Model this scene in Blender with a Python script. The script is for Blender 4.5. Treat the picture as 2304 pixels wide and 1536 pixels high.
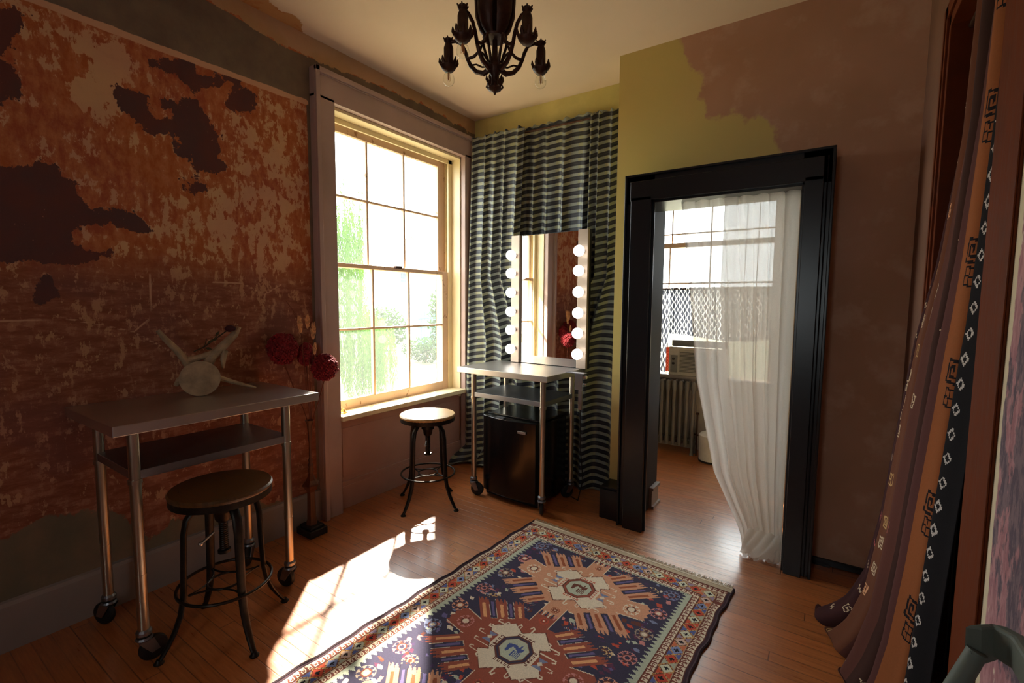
import bpy, math, random
import numpy as np
from mathutils import Vector, Matrix
random.seed(7); RNG = np.random.default_rng(7)
PI = math.pi
for o in list(bpy.data.objects): bpy.data.objects.remove(o)
scene = bpy.context.scene
COL = scene.collection

# ---------------------------------------------------------------- camera
cam = bpy.data.cameras.new('camera'); cam.sensor_width = 36; cam.lens = 16.637; cam.clip_start = 0.02
camo = bpy.data.objects.new('camera', cam); COL.objects.link(camo)
_p, _y, _r = [math.radians(a) for a in (-4.6576, 34.0308, 0.458)]
fwd = Vector((-math.sin(_y)*math.cos(_p), math.cos(_y)*math.cos(_p), math.sin(_p)))
rt = Vector((math.cos(_y), math.sin(_y), 0)); up = rt.cross(fwd)
rt2 = math.cos(_r)*rt + math.sin(_r)*up; up2 = -math.sin(_r)*rt + math.cos(_r)*up
m = Matrix((rt2, up2, -fwd)).transposed().to_4x4(); m.translation = Vector((2.769, 0.0, 1.452))
camo.matrix_world = m
scene.camera = camo

# ---------------------------------------------------------------- sky, sun, exposure
w = bpy.data.worlds.new('world'); scene.world = w; w.use_nodes = True
bg = w.node_tree.nodes['Background']; bg.inputs[0].default_value = (0.88, 0.95, 1.0, 1); bg.inputs[1].default_value = 9.0
sun = bpy.data.lights.new('sun', 'SUN'); sun.energy = 32; sun.angle = math.radians(1.4); sun.color = (1.0, 0.91, 0.79)
suno = bpy.data.objects.new('sun', sun); COL.objects.link(suno)
suno.rotation_euler = Vector((0.515, -0.575, -0.65)).to_track_quat('-Z', 'Y').to_euler()
suno.location = (-6, 9, 9)
def portal(name, loc, rot, sx, sy):
    l = bpy.data.lights.new(name, 'AREA'); l.shape = 'RECTANGLE'; l.size = sx; l.size_y = sy; l.cycles.is_portal = True
    o = bpy.data.objects.new(name, l); COL.objects.link(o); o.location = loc; o.rotation_euler = rot
portal('window_portal', (-0.24, 2.62, 1.68), (0, -PI/2, 0), 2.1, 1.35)
portal('back_room_portal', (1.75, 5.0, 1.6), (-PI/2, 0, 0), 1.3, 2.2)
portal('rear_portal', (2.3, -1.72, 1.55), (PI/2, 0, 0), .5, .9)
scene.view_settings.view_transform = 'Standard'; scene.view_settings.look = 'None'
scene.view_settings.gamma = 1.0; scene.view_settings.use_curve_mapping = False
scene.view_settings.exposure = 0.32

# ---------------------------------------------------------------- materials
def lin(c):
    return tuple((x/255/12.92 if x/255 <= 0.04045 else ((x/255+0.055)/1.055)**2.4) for x in c)
def newmat(name):
    m = bpy.data.materials.new(name); m.use_nodes = True
    return m, m.node_tree.nodes, m.node_tree.links, m.node_tree.nodes['Principled BSDF']
def N(nt, t, **k):
    n = nt.new(t)
    for a, b in k.items():
        if a.startswith('i_'): n.inputs[a[2:].replace('_', ' ')].default_value = b
        else: setattr(n, a, b)
    return n
def mixc(nt, lk, fac, a, b, mode='MIX'):
    n = nt.new('ShaderNodeMix'); n.data_type = 'RGBA'; n.blend_type = mode
    for s, v in ((0, fac), (6, a), (7, b)):
        if hasattr(v, 'is_linked') or hasattr(v, 'links'): lk.new(v, n.inputs[s])
        else: n.inputs[s].default_value = v if s == 0 else (tuple(v)+(1,) if len(v) == 3 else v)
    return n.outputs[2]
def math_(nt, lk, op, a, b=0.0, c=0.0, clamp=False):
    n = nt.new('ShaderNodeMath'); n.operation = op; n.use_clamp = clamp
    for i, v in enumerate((a, b, c)):
        if hasattr(v, 'links'): lk.new(v, n.inputs[i])
        else: n.inputs[i].default_value = v
    return n.outputs[0]
def noise(nt, lk, scale, detail=4, rough=0.55, sx=(1, 1, 1), coord='Object', dist=0.0, off=(0, 0, 0)):
    tc = nt.new('ShaderNodeTexCoord'); mp = nt.new('ShaderNodeMapping'); mp.inputs['Scale'].default_value = sx; mp.inputs['Location'].default_value = off
    lk.new(tc.outputs[coord], mp.inputs[0])
    n = nt.new('ShaderNodeTexNoise'); n.inputs['Scale'].default_value = scale; n.inputs['Detail'].default_value = detail
    n.inputs['Roughness'].default_value = rough; n.inputs['Distortion'].default_value = dist
    lk.new(mp.outputs[0], n.inputs['Vector']); return n.outputs['Fac']
def ramp(nt, lk, x, p0, p1, v0=0.0, v1=1.0):
    n = nt.new('ShaderNodeMapRange'); n.inputs[1].default_value = p0; n.inputs[2].default_value = p1
    n.inputs[3].default_value = v0; n.inputs[4].default_value = v1; lk.new(x, n.inputs[0]); return n.outputs[0]
def attr(nt, name, out='Fac'):
    n = nt.new('ShaderNodeAttribute'); n.attribute_name = name; return n.outputs[out]
def bump(nt, lk, bs, h, s=0.3, d=0.01):
    b = nt.new('ShaderNodeBump'); b.inputs['Strength'].default_value = s; b.inputs['Distance'].default_value = d
    lk.new(h, b.inputs['Height']); lk.new(b.outputs[0], bs.inputs['Normal'])
def M(name, col, rough=0.6, metal=0.0, var=0.12, scale=8, sx=(1, 1, 1), bmp=0.0, spec=0.5, **k):
    m, nt, lk, bs = newmat(name)
    f = noise(nt, lk, scale, 5, 0.6, sx)
    c = lin(col); a = tuple(x*(1-var) for x in c); b = tuple(min(1, x*(1+var)) for x in c)
    lk.new(mixc(nt, lk, ramp(nt, lk, f, .35, .65), a, b), bs.inputs['Base Color'])
    bs.inputs['Roughness'].default_value = rough; bs.inputs['Metallic'].default_value = metal
    bs.inputs['Specular IOR Level'].default_value = spec
    if bmp: bump(nt, lk, bs, f, bmp)
    for kk, v in k.items(): bs.inputs[kk.replace('_', ' ')].default_value = v
    return m
def painted(name, rough=0.95, sheen=0.0, bscale=400, bs_=0.15):
    m, nt, lk, bs = newmat(name)
    f = noise(nt, lk, bscale, 2)
    c = attr(nt, 'col', 'Color')
    lk.new(mixc(nt, lk, ramp(nt, lk, f, .3, .7, .0, .35), c, (0.5, 0.5, 0.5), 'SOFT_LIGHT'), bs.inputs['Base Color'])
    bs.inputs['Roughness'].default_value = rough; bs.inputs['Sheen Weight'].default_value = sheen
    bs.inputs['Specular IOR Level'].default_value = 0.2
    bump(nt, lk, bs, f, bs_, 0.002); return m
def emis(name, col, s):
    m, nt, lk, bs = newmat(name); bs.inputs['Base Color'].default_value = (1, 1, 1, 1)
    bs.inputs['Emission Color'].default_value = col+(1,); bs.inputs['Emission Strength'].default_value = s; return m

# ---------------------------------------------------------------- mesh helpers
class MB:
    def __init__(s): s.v = []; s.f = []; s.m = []
    def add(s, vs, fs, mi=0):
        n = len(s.v); s.v += [tuple(x) for x in vs]; s.f += [tuple(i+n for i in f) for f in fs]; s.m += [mi]*len(fs); return s
    def box(s, a, b, mi=0):
        (x0, y0, z0), (x1, y1, z1) = a, b
        x0, x1 = min(x0, x1), max(x0, x1); y0, y1 = min(y0, y1), max(y0, y1); z0, z1 = min(z0, z1), max(z0, z1)
        return s.add([(x0, y0, z0), (x1, y0, z0), (x1, y1, z0), (x0, y1, z0), (x0, y0, z1), (x1, y0, z1), (x1, y1, z1), (x0, y1, z1)],
              [(0, 3, 2, 1), (4, 5, 6, 7), (0, 1, 5, 4), (1, 2, 6, 5), (2, 3, 7, 6), (3, 0, 4, 7)], mi)
    def lathe(s, prof, seg=24, c=(0, 0, 0), mi=0, cap=True, a0=0.0):
        vs = []; fs = []
        for r, z in prof:
            for i in range(seg):
                a = a0+2*PI*i/seg; vs.append((c[0]+r*math.cos(a), c[1]+r*math.sin(a), c[2]+z))
        for j in range(len(prof)-1):
            for i in range(seg):
                k = (i+1) % seg; fs.append((j*seg+i, j*seg+k, (j+1)*seg+k, (j+1)*seg+i))
        if cap: fs.append(tuple(reversed(range(seg)))); fs.append(tuple((len(prof)-1)*seg+i for i in range(seg)))
        return s.add(vs, fs, mi)
    def tube(s, path, r, seg=8, mi=0, flat=1.0, closed=False, upv=(0, 0, 1)):
        P = [Vector(p) for p in path]; n = len(P); rs = r if isinstance(r, (list, tuple)) else [r]*n
        vs = []; fs = []; U = None
        for i in range(n):
            if closed: t = (P[(i+1) % n]-P[i-1]).normalized()
            else: t = (P[min(i+1, n-1)]-P[max(i-1, 0)]).normalized()
            if U is None:
                U = Vector(upv); 
                if abs(U.dot(t)) > .9: U = Vector((1, 0, 0))
            U = (U-t*U.dot(t)).normalized(); V = t.cross(U)
            for k in range(seg):
                a = 2*PI*k/seg; vs.append(P[i]+U*(rs[i]*math.cos(a))+V*(rs[i]*flat*math.sin(a)))
        for i in range(n if closed else n-1):
            for k in range(seg):
                q = (k+1) % seg; j = (i+1) % n; fs.append((i*seg+k, i*seg+q, j*seg+q, j*seg+k))
        if not closed: fs.append(tuple(reversed(range(seg)))); fs.append(tuple((n-1)*seg+k for k in range(seg)))
        return s.add(vs, fs, mi)
    def prism(s, poly, axis, a, b, mi=0):
        # poly: 2D points; axis: the extruded axis (0,1,2)
        n = len(poly); vs = []
        for h in (a, b):
            for p in poly:
                q = list(p); q.insert(axis, h); vs.append(tuple(q))
        fs = [tuple(reversed(range(n))), tuple(range(n, 2*n))]+[(i, (i+1) % n, n+(i+1) % n, n+i) for i in range(n)]
        return s.add(vs, fs, mi)
    def ball(s, c, r, seg=12, rings=8, mi=0, sc=(1, 1, 1)):
        prof = [(max(1e-4, math.sin(PI*j/rings)), -math.cos(PI*j/rings)) for j in range(rings+1)]
        vs = []; fs = []
        for pr, pz in prof:
            for i in range(seg):
                a = 2*PI*i/seg; vs.append((c[0]+r*sc[0]*pr*math.cos(a), c[1]+r*sc[1]*pr*math.sin(a), c[2]+r*sc[2]*pz))
        for j in range(rings):
            for i in range(seg):
                k = (i+1) % seg; fs.append((j*seg+i, j*seg+k, (j+1)*seg+k, (j+1)*seg+i))
        return s.add(vs, fs, mi)
    def build(s, name, mats, parent=None, smooth=False, bevel=0.0, solid=0.0, autos=True):
        me = bpy.data.meshes.new(name); me.from_pydata(s.v, [], s.f)
        mats = mats if isinstance(mats, (list, tuple)) else [mats]
        for m in mats: me.materials.append(m)
        if len(mats) > 1: me.polygons.foreach_set('material_index', s.m)
        me.update()
        import bmesh
        bm = bmesh.new(); bm.from_mesh(me); bmesh.ops.recalc_face_normals(bm, faces=bm.faces)
        if smooth:
            for f in bm.faces: f.smooth = True
            for e in bm.edges:
                if len(e.link_faces) == 2 and e.calc_face_angle(0) > 0.7: e.smooth = False
        bm.to_mesh(me); bm.free()
        o = bpy.data.objects.new(name, me); COL.objects.link(o)
        if parent: o.parent = parent
        if solid:
            md = o.modifiers.new('thickness', 'SOLIDIFY'); md.thickness = solid; md.offset = 0
        if bevel:
            md = o.modifiers.new('bevel', 'BEVEL'); md.width = bevel; md.segments = 2; md.limit_method = 'ANGLE'
        return o
def tag(o, label=None, cat=None, group=None, kind=None):
    if label: o['label'] = label
    if cat: o['category'] = cat
    if group: o['group'] = group
    if kind: o['kind'] = kind
    return o
def thing(name, label, cat, loc=(0, 0, 0), rz=0, group=None):
    o = bpy.data.objects.new(name, None); COL.objects.link(o); o.empty_display_size = .05
    o.location = loc; o.rotation_euler = (0, 0, rz); return tag(o, label, cat, group)
def sroot(name):
    o = bpy.data.objects.new(name, None); COL.objects.link(o); o['kind'] = 'structure'; return o
def struct(o): o['kind'] = 'structure'; return o
def copytree(o, parent=None):
    c = o.copy(); COL.objects.link(c)
    if parent: c.parent = parent
    for ch in list(o.children): copytree(ch, c)
    return c
def gridmesh(name, P, mats, fcol=None, attrs=None, parent=None, mask=None, smooth=True, solid=0.0, flip=False):
    ny, nx = P.shape[:2]
    idx = np.arange(ny*nx).reshape(ny, nx)
    q = np.stack([idx[:-1, :-1], idx[:-1, 1:], idx[1:, 1:], idx[1:, :-1]], -1).reshape(-1, 4)
    if flip: q = q[:, ::-1]
    if mask is not None:
        k = mask.reshape(-1); q = q[k]
        if fcol is not None: fcol = fcol.reshape(-1, 3)[k]
    me = bpy.data.meshes.new(name); n = len(q)
    me.vertices.add(ny*nx); me.vertices.foreach_set('co', P.reshape(-1).astype(np.float32))
    me.loops.add(n*4); me.loops.foreach_set('vertex_index', q.reshape(-1).astype(np.int32))
    me.polygons.add(n); me.polygons.foreach_set('loop_start', (np.arange(n)*4).astype(np.int32))
    me.polygons.foreach_set('use_smooth', np.full(n, smooth))
    me.update(calc_edges=True)
    for m in (mats if isinstance(mats, (list, tuple)) else [mats]): me.materials.append(m)
    if fcol is not None:
        a = me.attributes.new('col', 'FLOAT_COLOR', 'FACE')
        a.data.foreach_set('color', np.concatenate([fcol.reshape(-1, 3), np.ones((n, 1))], 1).astype(np.float32).reshape(-1))
    for k, v in (attrs or {}).items():
        a = me.attributes.new(k, 'FLOAT', 'POINT'); a.data.foreach_set('value', v.reshape(-1).astype(np.float32))
    me.validate()
    o = bpy.data.objects.new(name, me); COL.objects.link(o)
    if parent: o.parent = parent
    if solid:
        md = o.modifiers.new('thickness', 'SOLIDIFY'); md.thickness = solid; md.offset = 0
    return o
def inpoly(X, Y, poly):
    r = np.zeros(X.shape, bool); n = len(poly)
    for i in range(n):
        x0, y0 = poly[i]; x1, y1 = poly[(i+1) % n]
        c = ((y0 > Y) != (y1 > Y)); 
        if y1 != y0: r ^= c & (X < (x1-x0)*(Y-y0)/(y1-y0)+x0)
    return r
def segdist(X, Y, pts, closed):
    d = np.full(X.shape, 9.0); n = len(pts)
    for i in range(n if closed else n-1):
        a = np.array(pts[i], float); b = np.array(pts[(i+1) % n], float); e = b-a
        t = np.clip(((X-a[0])*e[0]+(Y-a[1])*e[1])/max(1e-9, e@e), 0, 1)
        d = np.minimum(d, np.hypot(X-a[0]-t*e[0], Y-a[1]-t*e[1]))
    return d
def sdf(X, Y, polys):
    r = np.full(X.shape, -9.0)
    for p in polys:
        d = segdist(X, Y, p, True); r = np.maximum(r, np.where(inpoly(X, Y, p), d, -d))
    return r
class Canvas:                       # a small raster of thread colours, one per mesh face
    def __init__(s, w, h, cell, col):
        s.nx = int(round(w/cell)); s.ny = int(round(h/cell)); s.c = cell
        s.a = np.empty((s.ny, s.nx, 3)); s.a[:] = lin(col)
        s.X, s.Y = np.meshgrid((np.arange(s.nx)+.5)*cell, (np.arange(s.ny)+.5)*cell)
    def _w(s, x0, x1, y0, y1):
        return (slice(max(0, int(y0/s.c)-1), max(0, int(y1/s.c)+2)), slice(max(0, int(x0/s.c)-1), max(0, int(x1/s.c)+2)))
    def poly(s, pts, col):
        xs = [p[0] for p in pts]; ys = [p[1] for p in pts]; W = s._w(min(xs), max(xs), min(ys), max(ys))
        k = inpoly(s.X[W], s.Y[W], pts); s.a[W][k] = lin(col)
    def rect(s, x0, y0, x1, y1, col): s.poly([(x0, y0), (x1, y0), (x1, y1), (x0, y1)], col)
    def line(s, pts, wd, col, closed=False):
        xs = [p[0] for p in pts]; ys = [p[1] for p in pts]; W = s._w(min(xs)-wd, max(xs)+wd, min(ys)-wd, max(ys)+wd)
        k = segdist(s.X[W], s.Y[W], pts, closed) < wd/2; s.a[W][k] = lin(col)
    def diamond(s, x, y, a, b, col): s.poly([(x-a, y), (x, y-b), (x+a, y), (x, y+b)], col)

# ---------------------------------------------------------------- material set
def mat_left_wall():
    m, nt, lk, bs = newmat('peeling_plaster')
    # noise set, coordinates on the wall (y,z)
    n_edge = noise(nt, lk, 9, 8, .62); n_fine = noise(nt, lk, 26, 7, .68, (1, 1, .55)); n_big = noise(nt, lk, 2.3, 4, .5, off=(0, 3, 1))
    n_h = noise(nt, lk, 16, 5, .7, (1, .45, 1.6), off=(0, 7, 2)); n_sp = noise(nt, lk, 55, 3, .5)
    ochre = mixc(nt, lk, ramp(nt, lk, n_big, .42, .58), lin((176, 96, 48)), lin((164, 84, 56)))
    ochre = mixc(nt, lk, ramp(nt, lk, n_fine, .40, .62), ochre, lin((196, 124, 80)))
    low = mixc(nt, lk, ramp(nt, lk, n_h, .42, .62), lin((132, 76, 54)), lin((158, 102, 78)))
    low = mixc(nt, lk, ramp(nt, lk, n_big, .5, .6, 0, .6), low, lin((122, 76, 68)))
    base = mixc(nt, lk, attr(nt, 'low'), ochre, low)
    # cream scrapes
    n_str = noise(nt, lk, 34, 6, .75, (1, 1, .4), off=(0, 1, 5))
    cf = math_(nt, lk, 'ADD', attr(nt, 'cream'), math_(nt, lk, 'ADD', math_(nt, lk, 'MULTIPLY_ADD', n_edge, 1.5, -.75), math_(nt, lk, 'MULTIPLY_ADD', n_fine, 1.3, -.65)))
    cf = math_(nt, lk, 'ADD', cf, math_(nt, lk, 'MULTIPLY_ADD', n_str, .9, -.45))
    cream = mixc(nt, lk, ramp(nt, lk, n_big, .4, .6), lin((214, 170, 126)), lin((206, 156, 124)))
    base = mixc(nt, lk, math_(nt, lk, 'MULTIPLY', ramp(nt, lk, cf, -.025, .035), ramp(nt, lk, attr(nt, 'low'), 0, 1, 1, .55)), base, cream)
    cf2 = math_(nt, lk, 'ADD', math_(nt, lk, 'MULTIPLY_ADD', n_str, 1.6, -.8), math_(nt, lk, 'MULTIPLY_ADD', n_h, 1.2, -.66))
    base = mixc(nt, lk, math_(nt, lk, 'MULTIPLY', ramp(nt, lk, cf2, .02, .10), ramp(nt, lk, attr(nt, 'low'), 0, 1, .12, .38)), base, lin((186, 134, 104)))
    # pinkish halo + dark old paint
    dk = math_(nt, lk, 'ADD', attr(nt, 'dark'), math_(nt, lk, 'MULTIPLY', math_(nt, lk, 'ADD', n_edge, -.5), .22))
    dk = math_(nt, lk, 'ADD', dk, math_(nt, lk, 'MULTIPLY', math_(nt, lk, 'ADD', n_fine, -.5), .09))
    dcol = mixc(nt, lk, ramp(nt, lk, noise(nt, lk, 5, 4, .5), .4, .6), lin((92, 62, 60)), lin((104, 60, 54)))
    dcol = mixc(nt, lk, ramp(nt, lk, n_sp, .70, .72), dcol, lin((160, 110, 90)))
    base = mixc(nt, lk, ramp(nt, lk, dk, -.001, .002), base, dcol)
    # grey bare plaster, bottom and frieze band
    g = math_(nt, lk, 'ADD', attr(nt, 'grey'), math_(nt, lk, 'MULTIPLY', math_(nt, lk, 'ADD', n_edge, -.5), .16))
    gc = mixc(nt, lk, ramp(nt, lk, noise(nt, lk, 4, 6, .6), .38, .62), lin((132, 112, 88)), lin((112, 104, 84)))
    base = mixc(nt, lk, ramp(nt, lk, g, -.004, .004), base, gc)
    b = math_(nt, lk, 'ADD', attr(nt, 'band'), math_(nt, lk, 'MULTIPLY', math_(nt, lk, 'ADD', n_edge, -.5), .02))
    bc = mixc(nt, lk, ramp(nt, lk, noise(nt, lk, 5, 6, .6), .38, .62), lin((128, 112, 92)), lin((112, 96, 82)))
    base = mixc(nt, lk, ramp(nt, lk, b, -.002, .002), base, bc)
    t = math_(nt, lk, 'ADD', attr(nt, 'top'), math_(nt, lk, 'MULTIPLY', math_(nt, lk, 'ADD', n_edge, -.5), .14))
    tc_ = mixc(nt, lk, ramp(nt, lk, n_big, .45, .55), lin((196, 158, 124)), lin((188, 150, 108)))
    base = mixc(nt, lk, ramp(nt, lk, t, -.002, .002), base, tc_)
    c = math_(nt, lk, 'ADD', attr(nt, 'crack'), math_(nt, lk, 'MULTIPLY', math_(nt, lk, 'ADD', n_edge, -.5), .012))
    base = mixc(nt, lk, ramp(nt, lk, c, .003, .006, .8, 0), base, lin((205, 160, 130)))
    rg = math_(nt, lk, 'ADD', attr(nt, 'ridge'), math_(nt, lk, 'MULTIPLY', math_(nt, lk, 'ADD', n_edge, -.5), .02))
    base = mixc(nt, lk, ramp(nt, lk, rg, .014, .017, 1, 0), base, lin((216, 170, 136)))
    lk.new(base, bs.inputs['Base Color']); bs.inputs['Roughness'].default_value = .8; bs.inputs['Specular IOR Level'].default_value = .3
    h = math_(nt, lk, 'ADD', math_(nt, lk, 'MULTIPLY', ramp(nt, lk, cf, -.02, .02), .5), math_(nt, lk, 'MULTIPLY', ramp(nt, lk, dk, -.004, .004), -.6))
    h = math_(nt, lk, 'ADD', h, math_(nt, lk, 'MULTIPLY', n_fine, .4))
    bump(nt, lk, bs, h, .35, .006)
    return m
def mat_front_wall():
    m, nt, lk, bs = newmat('patchy_plaster')
    n1 = noise(nt, lk, 6, 7, .6); n2 = noise(nt, lk, 1.6, 4, .5); n3 = noise(nt, lk, 30, 5, .6)
    y = mixc(nt, lk, ramp(nt, lk, n2, .35, .65), lin((196, 178, 104)), lin((204, 178, 112)))
    p = mixc(nt, lk, ramp(nt, lk, n2, .38, .62), lin((192, 148, 122)), lin((178, 134, 104)))
    p = mixc(nt, lk, ramp(nt, lk, n1, .52, .66, 0, .5), p, lin((206, 170, 146)))
    f = math_(nt, lk, 'ADD', attr(nt, 'yel'), math_(nt, lk, 'MULTIPLY', math_(nt, lk, 'ADD', n1, -.5), .35))
    lk.new(mixc(nt, lk, ramp(nt, lk, f, -.015, .02), p, y), bs.inputs['Base Color'])
    bs.inputs['Roughness'].default_value = .7; bs.inputs['Specular IOR Level'].default_value = .3
    bump(nt, lk, bs, n3, .12, .004); return m
def mat_floor():
    m, nt, lk, bs = newmat('old_pine_boards')
    tc = nt.new('ShaderNodeTexCoord')
    sp = nt.new('ShaderNodeSeparateXYZ'); lk.new(tc.outputs['Object'], sp.inputs[0])
    bw = .062
    yb = math_(nt, lk, 'DIVIDE', sp.outputs[1], bw); bi = math_(nt, lk, 'FLOOR', yb); fr = math_(nt, lk, 'FRACT', yb)
    wn = nt.new('ShaderNodeTexWhiteNoise'); wn.noise_dimensions = '1D'; lk.new(bi, wn.inputs['W'])
    grain = noise(nt, lk, 9, 8, .65, (.7, 9, 1), dist=.3); big = noise(nt, lk, 1.3, 4, .5); mid = noise(nt, lk, 6, 5, .6, (.5, 2.5, 1))
    a = mixc(nt, lk, ramp(nt, lk, grain, .3, .7), lin((142, 76, 36)), lin((204, 128, 70)))
    b = mixc(nt, lk, wn.outputs[0], lin((150, 86, 46)), lin((188, 106, 56)))
    c = mixc(nt, lk, .4, a, b)
    wear = math_(nt, lk, 'MULTIPLY', ramp(nt, lk, attr(nt, 'wear'), 0, 1), ramp(nt, lk, mid, .36, .56))
    c = mixc(nt, lk, math_(nt, lk, 'MULTIPLY', wear, .8), c, mixc(nt, lk, ramp(nt, lk, grain, .42, .56), lin((120, 92, 76)), lin((200, 156, 122))))
    d = math_(nt, lk, 'ABSOLUTE', math_(nt, lk, 'ADD', fr, -.5)); gap = math_(nt, lk, 'MULTIPLY', ramp(nt, lk, d, .455, .488), ramp(nt, lk, noise(nt, lk, 3, 3, .5, (.6, 4, 1), off=(4, 0, 0)), .35, .6, .35, 1.0))
    xo = math_(nt, lk, 'DIVIDE', math_(nt, lk, 'ADD', sp.outputs[0], math_(nt, lk, 'MULTIPLY', wn.outputs[0], 7.3)), 1.9)
    xd = math_(nt, lk, 'ABSOLUTE', math_(nt, lk, 'ADD', math_(nt, lk, 'FRACT', xo), -.5)); gap = math_(nt, lk, 'MAXIMUM', gap, ramp(nt, lk, xd, .4985, .4995))
    c = mixc(nt, lk, math_(nt, lk, 'MULTIPLY', gap, .75), c, lin((52, 26, 16)))
    lk.new(c, bs.inputs['Base Color'])
    rr = math_(nt, lk, 'ADD', ramp(nt, lk, grain, .3, .7, .26, .42), math_(nt, lk, 'MULTIPLY', wear, .04)); lk.new(rr, bs.inputs['Roughness'])
    h = math_(nt, lk, 'SUBTRACT', math_(nt, lk, 'MULTIPLY', grain, .15), gap); bump(nt, lk, bs, h, .35, .004)
    bs.inputs['Coat Weight'].default_value = .8; bs.inputs['Coat Roughness'].default_value = .22
    return m
def mat_ceiling():
    m, nt, lk, bs = newmat('ceiling_plaster')
    n1 = noise(nt, lk, 1.2, 4, .5); n2 = noise(nt, lk, 9, 7, .6)
    c = mixc(nt, lk, ramp(nt, lk, n1, .35, .65), lin((228, 206, 184)), lin((220, 200, 176)))
    f = math_(nt, lk, 'ADD', attr(nt, 'edge'), math_(nt, lk, 'MULTIPLY', math_(nt, lk, 'ADD', n2, -.5), .22))
    c = mixc(nt, lk, ramp(nt, lk, f, -.004, .004), c, mixc(nt, lk, ramp(nt, lk, n2, .45, .55), lin((186, 120, 62)), lin((196, 146, 92))))
    lk.new(c, bs.inputs['Base Color']); bs.inputs['Roughness'].default_value = .9; bump(nt, lk, bs, n2, .1, .01); return m
def mat_oldpaint(name, col, chip=(120, 88, 60), amount=.64, rough=.5):
    m, nt, lk, bs = newmat(name)
    n1 = noise(nt, lk, 22, 8, .7, (1, 1, .5)); n2 = noise(nt, lk, 2.5, 4)
    c = lin(col)
    b = mixc(nt, lk, ramp(nt, lk, n2, .35, .65), tuple(x*.9 for x in c), tuple(min(1, x*1.06) for x in c))
    lk.new(mixc(nt, lk, ramp(nt, lk, n1, amount, amount+.03), b, lin(chip)), bs.inputs['Base Color'])
    bs.inputs['Roughness'].default_value = rough; bump(nt, lk, bs, n1, .12, .004); return m
def mat_glass_thin(name, dust=0.0):
    m = bpy.data.materials.new(name); m.use_nodes = True; nt = m.node_tree.nodes; lk = m.node_tree.links
    nt.remove(nt['Principled BSDF']); out = nt['Material Output']
    t = nt.new('ShaderNodeBsdfTransparent'); t.inputs[0].default_value = (.97, .98, .96, 1); g = nt.new('ShaderNodeBsdfGlossy'); g.inputs['Roughness'].default_value = .03
    lw = nt.new('ShaderNodeLayerWeight'); mx = nt.new('ShaderNodeMixShader')
    lk.new(math_(nt, lk, 'ADD', math_(nt, lk, 'MULTIPLY', math_(nt, lk, 'POWER', lw.outputs['Facing'], 5.0), .8), .03), mx.inputs[0]); lk.new(t.outputs[0], mx.inputs[1]); lk.new(g.outputs[0], mx.inputs[2]); df = nt.new('ShaderNodeBsdfTranslucent'); df.inputs[0].default_value = (1, 1, 1, 1); m2 = nt.new('ShaderNodeMixShader'); m2.inputs[0].default_value = dust
    lk.new(mx.outputs[0], m2.inputs[1]); lk.new(df.outputs[0], m2.inputs[2]); lk.new(m2.outputs[0], out.inputs[0]); return m
def mat_sheer():
    m = bpy.data.materials.new('sheer_voile'); m.use_nodes = True; nt = m.node_tree.nodes; lk = m.node_tree.links
    nt.remove(nt['Principled BSDF']); out = nt['Material Output']
    d = nt.new('ShaderNodeBsdfDiffuse'); d.inputs[0].default_value = lin((250, 246, 240))+(1,); t = nt.new('ShaderNodeBsdfTranslucent'); t.inputs[0].default_value = lin((250, 246, 238))+(1,)
    tr = nt.new('ShaderNodeBsdfTransparent'); m1 = nt.new('ShaderNodeMixShader'); m2 = nt.new('ShaderNodeMixShader')
    m1.inputs[0].default_value = .6; lk.new(d.outputs[0], m1.inputs[1]); lk.new(t.outputs[0], m1.inputs[2])
    f = noise(nt, lk, 500, 1); lk.new(ramp(nt, lk, f, .3, .7, .16, .26), m2.inputs[0])
    lk.new(m1.outputs[0], m2.inputs[1]); lk.new(tr.outputs[0], m2.inputs[2]); lk.new(m2.outputs[0], out.inputs[0]); return m
def mat_stripe():
    m, nt, lk, bs = newmat('striped_taffeta')
    s = attr(nt, 'sv'); u = attr(nt, 'su')
    f = math_(nt, lk, 'FRACT', math_(nt, lk, 'DIVIDE', s, .056))
    k = math_(nt, lk, 'MULTIPLY', ramp(nt, lk, f, .0, .04), ramp(nt, lk, f, .42, .46, 1, 0))
    thin = math_(nt, lk, 'MULTIPLY', ramp(nt, lk, f, .70, .72), ramp(nt, lk, f, .76, .78, 1, 0))
    v = math_(nt, lk, 'FRACT', math_(nt, lk, 'DIVIDE', u, .11)); vb = ramp(nt, lk, v, .45, .5, 0, 1)
    lt = mixc(nt, lk, vb, lin((146, 148, 120)), lin((134, 142, 134))); dkc = lin((20, 22, 34))
    c = mixc(nt, lk, k, dkc, lt); c = mixc(nt, lk, math_(nt, lk, 'MULTIPLY', thin, .25), c, lin((90, 95, 100)))
    lk.new(c, bs.inputs['Base Color']); bs.inputs['Roughness'].default_value = .5; bs.inputs['Sheen Weight'].default_value = .2
    bump(nt, lk, bs, noise(nt, lk, 500, 2), .1, .001); return m
def mat_wood_seat(name, a, b, rough=.4):
    m, nt, lk, bs = newmat(name)
    g = noise(nt, lk, 6, 7, .65, (1, 12, 1)); p = noise(nt, lk, 4, 3)
    c = mixc(nt, lk, ramp(nt, lk, g, .3, .7), lin(a), lin(b)); c = mixc(nt, lk, ramp(nt, lk, p, .55, .7, 0, .4), c, lin((50, 32, 22)))
    lk.new(c, bs.inputs['Base Color']); lk.new(ramp(nt, lk, g, .3, .7, rough, rough+.15), bs.inputs['Roughness']); bump(nt, lk, bs, g, .15, .003); return m
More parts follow.
